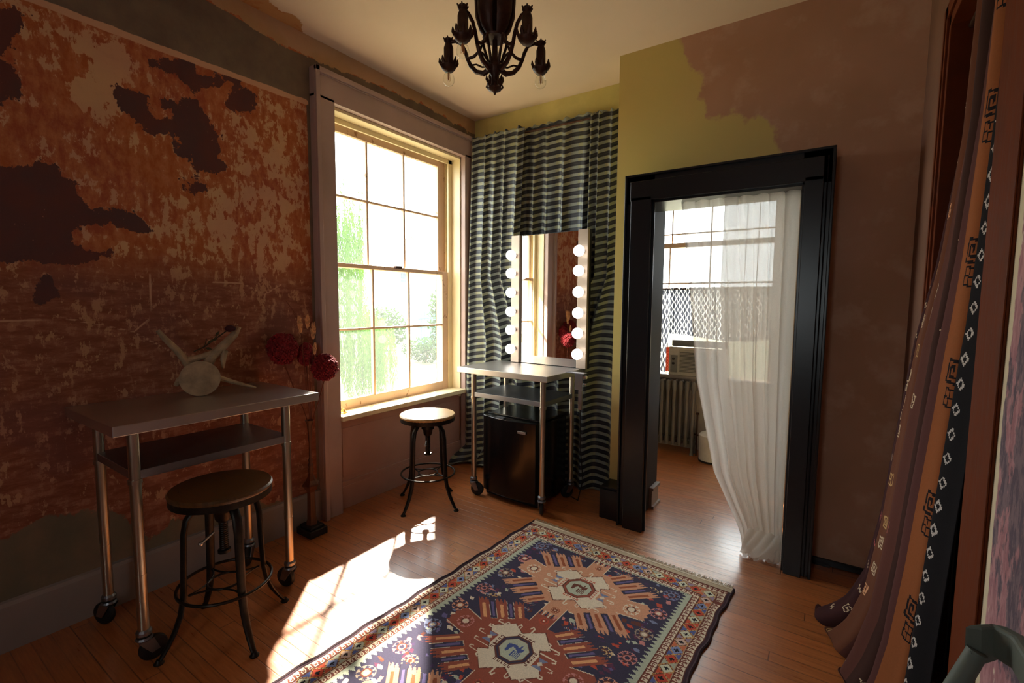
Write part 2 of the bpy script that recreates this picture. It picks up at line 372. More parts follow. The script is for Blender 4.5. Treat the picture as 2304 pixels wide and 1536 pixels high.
def mat_steel(name, col, rough, sx=(1, 30, 1), metal=1.0):
    m, nt, lk, bs = newmat(name)
    g = noise(nt, lk, 40, 4, .6, sx); p = noise(nt, lk, 3, 4)
    c = lin(col); lk.new(mixc(nt, lk, ramp(nt, lk, p, .3, .7), tuple(x*.88 for x in c), c), bs.inputs['Base Color'])
    bs.inputs['Metallic'].default_value = metal
    lk.new(math_(nt, lk, 'ADD', ramp(nt, lk, g, .2, .8, rough-.03, rough+.04), ramp(nt, lk, p, .4, .7, 0, .03)), bs.inputs['Roughness']); return m
W_LEFT = mat_left_wall(); W_FRONT = mat_front_wall(); FLOOR = mat_floor(); CEIL = mat_ceiling()
YELLOW = M('yellow_plaster', (206, 190, 118), .75, scale=3); TAN = M('tan_plaster', (150, 108, 86), .8, scale=3)
CASING = mat_oldpaint('mauve_grey_paint', (176, 150, 142), (120, 96, 88), .74, .45)
SILLPANEL = mat_oldpaint('rose_grey_paint', (190, 148, 132), (130, 100, 88), .76, .5)
CREAM = mat_oldpaint('cream_paint', (236, 218, 176), (196, 150, 110), .70, .4)
SASH = mat_oldpaint('worn_sash_paint', (224, 190, 160), (150, 104, 70), .62, .5)
BASE = mat_oldpaint('grey_white_paint', (146, 132, 124), (110, 92, 80), .72, .5)
BLACKM = mat_oldpaint('black_matt_paint', (12, 12, 14), (40, 40, 42), .85, .75)
BLACKP = mat_oldpaint('black_gloss_paint', (16, 16, 20), (70, 72, 76), .80, .3)
ORANGEW = mat_wood_seat('orange_varnished_wood', (86, 35, 9), (102, 44, 12), .55)
ORANGEW.node_tree.nodes['Principled BSDF'].inputs['Specular IOR Level'].default_value = .15
GLASS = mat_glass_thin('dusty_pane_glass', .022)
BRICK = M('outer_brick', (160, 110, 90), .9)
DARKHALL = M('dark_hall_plaster', (70, 48, 36), .9)
STEEL = mat_steel('brushed_steel', (205, 200, 196), .36)
STEEL_D = mat_steel('galvanised_steel', (150, 152, 158), .38)
TUBE = mat_steel('galvanised_tube', (196, 186, 168), .3, (1, 1, 8))
RUBBER = M('black_rubber', (18, 17, 17), .6)
IRON = M('dark_cast_iron', (46, 40, 34), .42, .75, .2, 30, bmp=.15)
BRONZE = M('aged_bronze', (66, 38, 24), .5, .5, .25, 40, bmp=.25)
SEAT1 = mat_wood_seat('worn_oak_seat', (150, 112, 62), (186, 148, 92), .3)
SEAT2 = mat_wood_seat('dark_worn_seat', (66, 42, 20), (104, 70, 34), .27)
STRIPE = mat_stripe(); SHEER = mat_sheer()

# ---------------------------------------------------------------- room shell
XR = 3.087; YB = 3.475; YF = 3.108; XA = 1.516; H = 3.086; Y0R = -1.6
ridge = [(-2, 2.67), (0.58, 2.67), (1.01, 2.67), (1.80, 2.68)]
ceil_edge = [(-2, 3.02), (1.0, 3.04), (1.25, 3.0), (1.39, 2.99), (1.67, 2.95), (2.17, 2.98), (2.81, 3.01), (3.36, 2.98), (3.6, 2.97)]
D = [[(-1.7, 2.55), (0.42, 2.62), (0.49, 2.59), (0.56, 2.58), (0.53, 2.52), (0.54, 2.48), (0.51, 2.4), (0.51, 2.29), (0.49, 2.24), (0.4, 2.18), (-1.7, 2.1)],
 [(1.05, 2.64), (1.18, 2.66), (1.22, 2.62), (1.35, 2.68), (1.42, 2.67), (1.29, 2.58), (1.21, 2.55), (1.2, 2.43), (1.28, 2.31), (1.29, 2.27), (1.26, 2.23), (1.31, 2.18), (1.27, 2.12), (1.16, 2.14), (1.08, 2.2), (1.07, 2.3), (1.07, 2.41), (1.0, 2.4), (1.09, 2.44), (1.16, 2.49), (1.11, 2.55), (1.09, 2.58), (0.97, 2.56), (0.96, 2.61)],
 [(1.31, 2.62), (1.44, 2.64), (1.49, 2.61), (1.48, 2.55), (1.49, 2.48), (1.41, 2.49), (1.34, 2.5), (1.35, 2.59)],
 [(0.85, 2.41), (0.91, 2.43), (0.97, 2.43), (0.98, 2.38), (1.0, 2.32), (1.08, 2.34), (0.98, 2.26), (0.93, 2.27), (0.87, 2.3), (0.87, 2.38)],
 [(1.1, 2.05), (1.16, 2.07), (1.21, 2.06), (1.19, 2.01), (1.19, 1.97), (1.15, 1.99), (1.12, 2.0)],
 [(-1.7, 1.93), (0.39, 1.97), (0.56, 2.01), (0.61, 2.02), (0.65, 1.97), (0.68, 1.92), (0.72, 1.88), (0.77, 1.86), (0.89, 1.86), (0.93, 1.78), (0.86, 1.77), (0.8, 1.8), (0.69, 1.8), (0.67, 1.75), (0.67, 1.69), (0.79, 1.68), (0.78, 1.64), (0.68, 1.62), (0.57, 1.6), (0.49, 1.62), (0.37, 1.62), (-1.7, 1.5)],
 [(0.53, 1.51), (0.58, 1.55), (0.6, 1.47), (0.54, 1.42)]]
C1 = [(0.54, 2.56), (0.56, 2.58), (0.69, 2.61), (0.85, 2.65), (0.92, 2.61), (0.94, 2.55), (0.92, 2.49), (0.88, 2.46), (0.86, 2.4), (0.87, 2.32), (0.86, 2.25), (0.82, 2.2), (0.78, 2.23), (0.73, 2.27), (0.68, 2.31), (0.69, 2.41), (0.74, 2.44), (0.76, 2.51), (0.68, 2.56), (0.64, 2.56), (0.58, 2.5), (0.54, 2.51)]
C2 = [(1.36, 2.45), (1.55, 2.5), (1.74, 2.48), (1.74, 1.75), (1.51, 1.58), (1.28, 1.66), (1.0, 1.72), (0.94, 1.85), (1.08, 1.94), (1.26, 2.06), (1.36, 2.2)]
GREY = [(-1.7, 0.5), (0.3, 0.46), (0.51, 0.5), (0.65, 0.49), (0.78, 0.42), (0.86, 0.25), (1.0, 0.32), (1.27, 0.29), (1.6, .2), (1.83, 0.14), (1.83, -0.1), (-1.7, -0.1)]
CR = [[(-.2, 1.4), (0.35, 1.36), (0.62, 1.37), (0.86, 1.30), (1.0, 1.2)], [(0.86, 1.30), (0.93, 1.36), (.94, 1.58)], [(1.22, 1.55), (1.37, 1.55), (1.50, 1.49), (1.6, 1.55)], [(1.50, 1.49), (1.51, 1.40)]]
def wall_left():
    ys = np.unique(np.round(np.concatenate([np.arange(Y0R, YB+.3, .0125), [1.968, 3.275, YB]]), 4)); zs = np.unique(np.round(np.concatenate([np.arange(0, H, .0125), [.60, 2.721, H]]), 4))
    Yg, Zg = np.meshgrid(ys, zs); P = np.stack([np.zeros_like(Yg), Yg, Zg], -1)
    yc = (ys[1:]+ys[:-1])/2; zc = (zs[1:]+zs[:-1])/2; yc, zc = np.meshgrid(yc, zc)
    mask = ~((yc > 1.968) & (yc < 3.275) & (zc > .0) & (zc < 2.721))
    dark = sdf(Yg, Zg, D)
    def prof(pts): return np.interp(Yg, [p[0] for p in pts], [p[1] for p in pts])
    rz = prof(ridge); cz = prof(ceil_edge)
    band = np.minimum(Zg-rz-.012, cz-Zg); band = np.where(Yg > 1.80, cz-Zg, band)
    top = Zg-cz
    s1 = sdf(Yg, Zg, [C1]); s2 = sdf(Yg, Zg, [C2])
    cream = -.12+.34*np.clip((s1+.02)/.05, 0, 1)+.145*np.clip((s2+.10)/.2, 0, 1)
    cream += -.05*np.clip((1.6-Zg)/.25, 0, 1)-.05*np.clip((.9-Zg)/.5, 0, 1)
    cream -= .10*np.clip(1-np.hypot((Yg-.62)/.13, (Zg-2.28)/.22), 0, 1)+.12*np.clip(1-np.hypot((Yg-.92)/.28, (Zg-2.08)/.16), 0, 1)
    low = np.clip((1.72-Zg)/.2, 0, 1); low[Zg < .01] = 1
    grey = sdf(Yg, Zg, [GREY]); crack = np.minimum.reduce([segdist(Yg, Zg, c, False) for c in CR])
    rd = segdist(Yg, Zg, ridge, False)
    o = gridmesh('wall_left', P, W_LEFT, attrs=dict(dark=dark, cream=cream, low=low, grey=grey, band=band, top=top, crack=crack, ridge=rd), mask=mask, smooth=False)
    return struct(o)
wl = wall_left()
b = MB()
b.box((-.30, Y0R, -.7), (-.012, 1.968, H+.1)).box((-.30, 3.275, -.7), (-.012, 5.2, H+.1)).box((-.30, 1.968, -.7), (-.16, 3.275, .60)).box((-.30, 1.968, 2.721), (-.012, 3.275, H+.1))
struct(b.build('wall_outer', BRICK))
# back wall of the alcove, block beside it
struct(MB().box((0, YB, 0), (XA+.02, YB+.12, H)).build('wall_back', YELLOW))
# front wall with the door opening
def wall_front():
    xs = np.unique(np.round(np.concatenate([np.arange(XA, XR, .02), [1.745, 2.66, XR]]), 4)); zs = np.unique(np.round(np.concatenate([np.arange(0, H, .02), [2.12, H]]), 4))
    X, Z = np.meshgrid(xs, zs); P = np.stack([X, np.full_like(X, YF), Z], -1)
    xc, zc = np.meshgrid((xs[1:]+xs[:-1])/2, (zs[1:]+zs[:-1])/2)
    mask = ~((xc > 1.745) & (xc < 2.66) & (zc < 2.12))
    yel = sdf(X, Z, [[(1.2, -.5), (1.2, 3.5), (1.93, 3.5), (1.93, 3.05), (1.98, 2.87), (2.08, 2.61), (2.33, 2.50), (2.44, 2.41), (2.5, 2.0), (1.75, 2.0), (1.75, -.5)]])
    struct(gridmesh('wall_front', P, W_FRONT, attrs=dict(yel=yel), mask=mask, smooth=False))
wall_front()
b = MB().box((XA, YF+.004, 0), (1.745, 3.424, H)).box((2.66, YF+.004, 0), (XR+.01, YF+.14, H)).box((1.745, YF+.004, 2.12), (2.66, YF+.14, H))
struct(b.build('wall_alcove', YELLOW))
# right wall with the doorway
b = MB().box((XR, 2.46, 0), (XR+.13, YF+.14, H)).box((XR, 1.60, 2.53), (XR+.13, 2.46, H))
struct(b.build('wall_right', M('brown_plaster', (120, 84, 66), .85, scale=3)))
def wall_right_near():
    ys = np.arange(Y0R, 1.62, .02); zs = np.linspace(0, H, 155); Y, Z = np.meshgrid(ys, zs); P = np.stack([np.full_like(Y, XR), Y, Z], -1)
    m, nt, lk, bs = newmat('scraped_mauve_plaster')
    n1 = noise(nt, lk, 7, 8, .65, (1, 1.4, .7)); n2 = noise(nt, lk, 30, 7, .7, (1, 2, .6)); n3 = noise(nt, lk, 60, 4, .6)
    c = mixc(nt, lk, ramp(nt, lk, n2, .42, .58), lin((150, 100, 106)), lin((176, 128, 130)))
    c = mixc(nt, lk, ramp(nt, lk, n1, .52, .55), c, mixc(nt, lk, ramp(nt, lk, n2, .45, .55), lin((84, 70, 82)), lin((120, 98, 104))))
    c = mixc(nt, lk, ramp(nt, lk, n1, .36, .39, 1, 0), c, lin((205, 186, 168)))
    e = attr(nt, 'edge'); e2 = math_(nt, lk, 'ADD', e, math_(nt, lk, 'MULTIPLY', math_(nt, lk, 'ADD', n1, -.5), .06))
    c = mixc(nt, lk, ramp(nt, lk, e2, .012, .016, 1, 0), c, lin((206, 192, 160)))
    lk.new(c, bs.inputs['Base Color']); bs.inputs['Roughness'].default_value = .85; bump(nt, lk, bs, n2, .5, .006)
    struct(gridmesh('wall_right_near', P, m, attrs=dict(edge=1.44-Y), smooth=False, flip=True))
    struct(MB().box((XR+.004, Y0R, 0), (XR+.13, 1.60, H)).build('wall_right_core', TAN))
wall_right_near()
b = MB().box((-.012, Y0R-.1, 0), (2.05, Y0R, H)).box((2.55, Y0R-.1, 0), (XR+.13, Y0R, H)).box((2.05, Y0R-.1, 0), (2.55, Y0R, 1.1)).box((2.05, Y0R-.1, 2.0), (2.55, Y0R, H))
struct(b.build('wall_rear', TAN))
# floor
def floor():
    xs = np.arange(-.0, 4.45, .05); ys = np.arange(Y0R, 5.06, .05); X, Y = np.meshgrid(xs, ys); P = np.stack([X, Y, np.zeros_like(X)], -1)
    wear = np.clip(1.15-np.hypot((X-2.05)/.55, (Y-2.75)/.45), 0, 1)+.5*np.clip(1-np.hypot((X-2.1)/.5, (Y-3.7)/.9), 0, 1)
    struct(gridmesh('floor', P, FLOOR, attrs=dict(wear=wear), smooth=False))
    struct(MB().box((-.012, Y0R, -.12), (4.42, 5.05, -.004)).build('floor_slab', DARKHALL))
floor()
def ceiling():
    xs = np.arange(0, XR+.1, .05); ys = np.arange(Y0R, YB+.1, .05); X, Y = np.meshgrid(xs, ys); P = np.stack([X, Y, np.full_like(X, H)], -1)
    e = np.interp(Y, [-2, 1.0, 1.35, 1.7, 1.9, 3.5], [.16, .16, .13, .10, -.12, -.14])-X
    struct(gridmesh('ceiling', P, CEIL, attrs=dict(edge=e), smooth=False, flip=True))
    struct(MB().box((-.012, Y0R, H+.004), (4.42, 5.2, H+.1)).build('ceiling_slab', TAN))
ceiling()
# baseboards, and a dark strip for the gap on the right
struct(MB().prism([(0, 0), (.022, 0), (.022, .19), (.014, .205), (0, .21)], 1, Y0R, 1.824).build('baseboard_left', BASE))
struct(MB().box((1.52, 2.93, 0), (1.662, YF-.001, .20)).box((1.52, 2.945, .20), (1.662, YF-.001, .215)).build('baseboard_alcove', BLACKP))
struct(MB().box((2.745, YF-.018, .004), (XR, YF-.002, .035)).box((2.745, YF-.03, 0), (2.83, YF-.002, .012)).build('dark_gap_strip', BLACKP))  # black strip standing in for the shaded gap where the baseboard is missing
struct(MB().box((1.7545, 3.26, 0), (1.775, 3.41, .13)).box((1.7545, 3.26, .13), (1.785, 3.42, .15)).box((1.775, 3.26, 0), (1.79, 3.42, .02)).build('baseboard_back_room', BASE))
struct(MB().box((0, YB-.02, 0), (XA, YB, .19)).build('baseboard_back', BASE))

# window casing (runs to the floor), sill, panel
c = MB()
t = .05
for a0, a1 in ((1.824, 1.968), (3.275, 3.453)):
    o0, o1 = (a0, a1)
    c.box((0, a0, 0), (t, a1, 2.74))
    ob = a0 if a0 < 2 else a1-.03
    c.box((t, ob, 0), (t+.022, ob+.03, 2.901))
    c.box((t, ob+(.03 if a0 < 2 else -.008), 0), (t+.01, ob+(.038 if a0 < 2 else 0), 2.87))
c.box((0, 1.824, 2.721), (t, 3.453, 2.901)).box((t, 1.824, 2.871), (t+.022, 3.453, 2.901)).box((t, 1.854, 2.863), (t+.010, 3.423, 2.871))
struct(c.build('trim_1', CASING, bevel=.003))
win = sroot('window_1')
def part(mb, name, mat, par, **k): return mb.build(name, mat, par, **k)
part(MB().box((-.10, 1.9685, .640), (.066, 3.2745, .675)), 'window_sill', CREAM, win, bevel=.004)
part(MB().box((-.05, 1.968, 0), (-.02, 3.275, .63)).box((-.02, 1.968, .16), (-.004, 3.275, .19)).box((-.02, 1.968, 0), (.0, 3.275, .16)).box((-.02, 2.02, .22), (-.016, 3.22, .57)), 'apron_panel', SILLPANEL, win, bevel=.003)
j = MB()
for s, y in ((1, 1.968), (-1, 3.275)):
    a = y; j.box((-.28, a, .60), (0.0, a+s*.012, 2.721))
    j.box((-.115, a, .66), (-.095, a+s*.055, 2.70)); j.box((-.16, a, .66), (-.148, a+s*.035, 2.70)); j.box((-.24, a, .66), (-.20, a+s*.04, 2.70))
j.box((-.28, 1.968, 2.70), (0, 3.275, 2.721)).box((-.115, 1.968, 2.665), (-.095, 3.275, 2.70)).box((-.24, 1.968, 2.68), (-.2, 3.275, 2.7)).box((-.28, 1.968, .60), (-.10, 3.275, .655))
part(j, 'jamb', CREAM, win, bevel=.002)
def sash(x, z0, z1, rails, muny, munz, nm, y0=1.982, y1=3.245):
    s = MB(); d = .018
    gy0, gy1, gz0, gz1 = rails
    s.box((x-d, y0, z0), (x+d, gy0, z1)).box((x-d, gy1, z0), (x+d, y1, z1)).box((x-d, gy0, z0), (x+d, gy1, gz0)).box((x-d, gy0, gz1), (x+d, gy1, z1))
    o = part(s, nm, SASH, win, bevel=.003)
    mu = MB()
    for y in muny: mu.box((x-.014, y-.009, gz0), (x+.014, y+.009, gz1))
    mu.box((x-.013, gy0, munz-.008), (x+.013, gy1, munz+.008)); part(mu, 'muntin', SASH, o, bevel=.002)
    ysl = [gy0]+list(muny)+[gy1]
    for a, bb in zip(ysl[:-1], ysl[1:]):
        for c0, c1 in ((gz0, munz), (munz, gz1)): part(MB().box((x-.0015, a, c0), (x+.0015, bb, c1)), 'pane', GLASS, o)
sash(-.128, .662, 1.725, (2.03, 3.155, .745, 1.695), (2.392, 2.757), 1.252, 'lower_sash')
sash(-.178, 1.695, 2.69, (2.03, 3.155, 1.725, 2.635), (2.39, 2.76), 2.20, 'upper_sash')
part(MB().box((-.115, 2.60, 1.715), (-.09, 2.66, 1.735)), 'latch', BRONZE, win)

# black door casing
d = sroot('door_1')
yf = 2.868
def casing_v(x0, x1, outer):   # outer: -1 left, +1 right
    s = MB(); s.box((x0, yf+.03, 0), (x1, yf+.045, 2.241))
    if outer < 0: s.box((x0, yf+.045, 0), (1.744, YF, 2.241))
    else: s.box((x0+.0, yf+.045, 0), (x1, YF+.12, 2.241))
    xi0, xi1 = (x0+.045, x1-.012) if outer < 0 else (x0+.012, x1-.045)
    s.box((xi0, yf, 0), (xi1, yf+.03, 2.1))
    if outer > 0: s.box((x1-.014, yf+.012, 0), (x1, yf+.03, 2.241)).box((x1-.034, yf+.02, 0), (x1-.028, yf+.03, 2.2))
    else: s.box((x0, yf+.012, 0), (x0+.014, yf+.03, 2.241))
    return s
part(casing_v(1.66, 1.845, -1), 'jamb', BLACKP, d, bevel=.004)
part(MB().box((1.7455, YF-.02, .0), (1.754, 3.43, 2.12)), 'jamb_lining', BLACKM, d)
part(casing_v(2.605, 2.745, 1), 'jamb', BLACKP, d, bevel=.004)
s = MB().box((1.66, yf+.03, 2.065), (2.745, YF+.12, 2.241)).box((1.70, yf, 2.077), (2.70, yf+.03, 2.195)).box((1.66, yf+.012, 2.227), (2.745, yf+.03, 2.241))
part(s, 'header', BLACKP, d, bevel=.004)

# orange wooden doorway in the right wall
s = MB()
s.box((XR-.014, 2.492, 0), (XR, 2.547, 2.60)).box((XR-.004, 2.46, 0), (XR, 2.492, 2.55)).box((XR-.010, 2.43, 0), (XR+.12, 2.46, 2.53)).box((XR-.018, 2.515, 0), (XR-.014, 2.535, 2.585))
s.box((XR-.014, 1.46, 2.545), (XR, 2.547, 2.60)).box((XR-.010, 1.683, 2.49), (XR+.12, 2.46, 2.53)).box((XR-.004, 1.46, 2.53), (XR, 2.547, 2.545))
s.box((XR-.006, 1.455, 0), (XR, 1.683, 2.60)).box((XR, 1.62, 0), (XR+.12, 1.683, 2.53)).box((XR-.010, 1.455, 0), (XR-.006, 1.48, 2.60))
struct(s.build('trim_2', ORANGEW, bevel=.006))
# dark hall behind it
b = MB().box((XR+.13, 1.0, 0), (4.3, 1.1, 2.9)).box((XR+.13, 3.0, 0), (4.3, 3.1, 2.9)).box((4.3, 1.0, 0), (4.4, 3.1, 2.9)).box((XR+.13, 1.0, 2.8), (4.3, 3.1, 2.9))
struct(b.build('wall_hall', DARKHALL))

# back room shell
BW = M('dim_white_plaster', (170, 160, 150), .85)
b = MB().box((.6, 4.9, 0), (1.10, 5.05, H)).box((2.36, 4.9, 0), (3.6, 5.05, H)).box((1.10, 4.9, 0), (2.36, 5.05, .70)).box((1.10, 4.9, 2.62), (2.36, 5.05, H))
b.box((.5, 3.5, 0), (.6, 5.05, H)).box((3.5, YF+.14, 0), (3.6, 5.05, H)).box((.5, 3.595, 0), (1.516, 3.6, H)).box((XR+.13, YF+.0, 0), (3.6, YF+.14, H))
struct(b.build('wall_back_room', BW))
w3 = sroot('added_rear_window')  # unseen window added behind the camera to brighten the front wall
s = MB().box((2.05, Y0R-.09, 1.1), (2.09, Y0R-.04, 2.0)).box((2.51, Y0R-.09, 1.1), (2.55, Y0R-.04, 2.0)).box((2.09, Y0R-.09, 1.1), (2.51, Y0R-.04, 1.15)).box((2.09, Y0R-.09, 1.95), (2.51, Y0R-.04, 2.0)).box((2.09, Y0R-.085, 1.53), (2.51, Y0R-.05, 1.57))
part(s, 'window_frame', SASH, w3)
part(MB().box((2.09, Y0R-.07, 1.15), (2.51, Y0R-.067, 1.95)), 'pane', GLASS, w3)
w2 = sroot('window_2')
s = MB().box((1.10, 4.93, .70), (1.16, 4.99, 2.62)).box((2.30, 4.93, .70), (2.36, 4.99, 2.62)).box((1.1, 4.93, 2.56), (2.36, 4.99, 2.62)).box((1.1, 4.90, .70), (2.36, 5.0, .74))
s.box((1.16, 4.93, 2.02), (2.30, 4.98, 2.065))
part(s, 'window_frame', SASH, w2)
part(MB().box((1.36, 4.945, .74), (1.372, 4.965, 2.02)).box((1.375, 4.955, 2.065), (1.387, 4.975, 2.56)).box((1.75, 4.945, .74), (1.762, 4.965, 2.56)).box((1.16, 4.955, 2.15), (2.3, 4.975, 2.162)).box((1.16, 4.945, 1.655), (2.3, 4.965, 1.67)), 'muntin', SASH, w2)
part(MB().box((1.16, 4.96, .74), (2.30, 4.963, 2.56)), 'pane', GLASS, w2)

# ================================================================ THINGS
# ---------------------------------------------------------------- steel work tables
def steel_table(label, loc, rz, w, d, H_, lw, ld, ox, oy, shelf_z=.79):
    t = thing('work_table', label, 'table', loc, rz, 'wheeled steel work tables')
    b = MB().box((-w/2, -d/2, H_-.042), (w/2, d/2, H_))
    b.build('tabletop', STEEL, t, bevel=.003)
    x0, x1, y0, y1 = ox-lw/2, ox+lw/2, oy-ld/2, oy+ld/2
    b = MB(); z = shelf_z
    k = .012; b.box((x0-k, y0-k, z-.034), (x1+k, y1+k, z))
    b.build('shelf', STEEL_D, t, bevel=.0015)
    for sx in (x0, x1):
        for sy in (y0, y1):
            b = MB().lathe([(.0195, .135), (.0195, H_-.006)], 20, (sx, sy, 0)); b.lathe([(.0235, z-.05), (.0235, z-.034)], 20, (sx, sy, 0))
            b.lathe([(.0208, .36), (.0208, .372)], 20, (sx, sy, 0))
            lg = b.build('leg', TUBE, t, smooth=True)
            b = MB().lathe([(.024, .118), (.027, .122), (.027, .134), (.021, .142)], 20, (sx, sy, 0)).lathe([(.026, .098), (.030, .104), (.026, .112)], 20, (sx, sy, 0))
            ang = 2.3+sx*3+sy*5; ca, sa = math.cos(ang), math.sin(ang); off = .028
            for q in (-1, 1):
                pts = [(-.026, .100), (.026, .100), (off+.018, .045), (off-.012, .040)]
                px = [(sx+ca*u-sa*q*.021, sy+sa*u+ca*q*.021, v) for u, v in pts]; px2 = [(sx+ca*u-sa*q*.0235, sy+sa*u+ca*q*.0235, v) for u, v in pts]
                b.add(px+px2, [(0, 1, 2, 3), (7, 6, 5, 4), (0, 4, 5, 1), (1, 5, 6, 2), (2, 6, 7, 3), (3, 7, 4, 0)])
            cs = b.build('caster', STEEL_D, t)
            wv = MB(); R = .05; vs = []; prof = [(.008, -.016), (R-.012, -.014), (R-.003, -.011), (R, -.005), (R, .005), (R-.003, .011), (R-.012, .014), (.008, .016)]
            for rr, hh in prof:
                for i in range(24):
                    a = 2*PI*i/24; u = off+rr*math.cos(a); v = R+rr*math.sin(a); vs.append((sx+ca*u-sa*hh, sy+sa*u+ca*hh, v))
            fs = [(j*24+i, j*24+(i+1) % 24, (j+1)*24+(i+1) % 24, (j+1)*24+i) for j in range(7) for i in range(24)]+[tuple(range(24)), tuple(reversed(range(168, 192)))]
            wv.add(vs, fs); wv.build('wheel', RUBBER, cs, smooth=True)
    return t
steel_table('long stainless steel work table on casters against the peeling red wall, holding the pale bone', (.302, 1.02, 0), PI/2, .85, .575, .983, .617, .40, -.045, -.05)
steel_table('stainless steel work table on casters in the striped curtain corner, holding the lit mirror', (.84, 2.969, 0), -.032, .80, .525, .968, .607, .401, .053, -.04)

# ---------------------------------------------------------------- Toledo stools
def stool(label, loc, rz, seat_mat, zs=.655, ring_r=.19):
    t = thing('stool', label, 'stool', loc, rz, 'round adjustable stools')
    R = .197
    MB().lathe([(.0001, zs-.004), (R*.55, zs-.003), (R*.85, zs), (R-.006, zs), (R, zs-.008), (R-.001, zs-.014)], 56, cap=False).lathe([(R-.001, zs-.014), (R-.004, zs-.022), (.0001, zs-.022)], 56, cap=False).build('seat', seat_mat, t, smooth=True)
    MB().lathe([(R-.003, zs-.018), (R-.004, zs-.048), (R-.012, zs-.050), (R-.012, zs-.022), (.0001, zs-.0225)], 48, cap=False).lathe([(.05, zs-.022), (.05, zs-.04), (.0001, zs-.04)], 24, cap=False).build('seat_rim', IRON, t, smooth=True)
    b = MB().lathe([(.017, .365), (.017, zs-.02)], 16)
    for k in range(26): b.lathe([(.0165, .372+k*.009), (.0185, .3765+k*.009), (.0165, .381+k*.009)], 14, cap=False)
    b.lathe([(.026, .36), (.026, .372)], 12)
    b.build('screw_column', IRON, t, smooth=True)
    MB().lathe([(.022, zs-.16), (.030, zs-.15), (.034, zs-.12), (.045, zs-.11), (.045, zs-.085), (.026, zs-.075), (.024, zs-.055)], 24).build('hub', IRON, t, smooth=True)
    MB().tube([(.03, -.05, zs-.185), (.075, -.11, zs-.192)], .005, 8).ball((.079, -.116, zs-.193), .009).build('tension_handle', STEEL, t, smooth=True)
    prof = [(.022, zs-.098), (.065, zs-.068), (.110, zs-.074), (.138, zs-.11), (.150, zs-.17), (.155, zs-.30), (.161, .23), (.173, .16), (.196, .10), (.221, .055), (.240, .026), (.252, .012)]
    for i in range(4):
        a = i*PI/2; ca, sa = math.cos(a), math.sin(a)
        b = MB().tube([(r*ca, r*sa, z) for r, z in prof], [.019]*5+[.0185, .0175, .0165, .015, .0135, .012, .011], 10, flat=.6, upv=(-sa, ca, 0))
        b.build('leg', IRON, t, smooth=True)
        MB().lathe([(.018, 0), (.019, .004), (.013, .010), (.009, .018)], 16, (.255*ca, .255*sa, 0)).build('foot_pad', IRON, t, smooth=True)
    circ = lambda r, z, n=48, cx=0, cy=0: [(cx+r*math.cos(2*PI*i/n), cy+r*math.sin(2*PI*i/n), z) for i in range(n)]
    b = MB().tube(circ(ring_r, .228), .0065, 8, closed=True)
    b.build('foot_ring', IRON, t, smooth=True)
    b = MB().tube(circ(.068, .228), .005, 8, closed=True)
    for i in range(4):
        a = i*PI/2+PI/4; cx, cy = .215*math.cos(a), .215*math.sin(a)
        b.tube([(cx+.150*math.cos(a+PI+u), cy+.150*math.sin(a+PI+u), .228) for u in np.linspace(-.72, .72, 16)], .0045, 6)
    b.build('ring_brace', IRON, t, smooth=True)
    return t
stool('round stool with a dark worn seat pulled up to the table by the peeling wall', (.622, .947, 0), -.06, SEAT2, .66, .18)
stool('round stool with a sunlit seat standing under the big window', (.407, 2.427, 0), .05, SEAT1, .66)

# ---------------------------------------------------------------- fridge
FR = M('black_fridge_enamel', (11, 11, 12), .22, 0, .05)
f = thing('mini_fridge', 'small black refrigerator standing under the table with the lit mirror', 'fridge', (.885, 3.02, 0), -.06)
MB().box((-.235, -.19, .03), (.235, .17, .60)).box((-.20, -.18, 0), (-.15, -.12, .03)).box((.15, -.18, 0), (.2, -.12, .03)).box((-.2, .11, 0), (-.15, .16, .03)).box((.15, .11, 0), (.2, .16, .03)).build('cabinet', FR, f, bevel=.006)
arc = [(-.24, -.195)]+[(x, -.245-.035*(1-(x/.24)**2)) for x in np.linspace(-.24, .24, 17)]+[(.24, -.195)]
MB().prism(arc, 2, .045, .615).build('door', FR, f, bevel=.004)
MB().box((-.235, -.215, .005), (.235, -.19, .045)).build('kick_plate', RUBBER, f)
MB().box((-.235, -.20, .615), (.235, .17, .628)).build('lid', FR, f, bevel=.004)
MB().box((.105, -.2785, .535), (.175, -.268, .553)).build('badge', STEEL, f, bevel=.001)
MB().box((-.1, -.27, .6155), (-.03, -.235, .622)).build('top_hinge', STEEL_D, f)

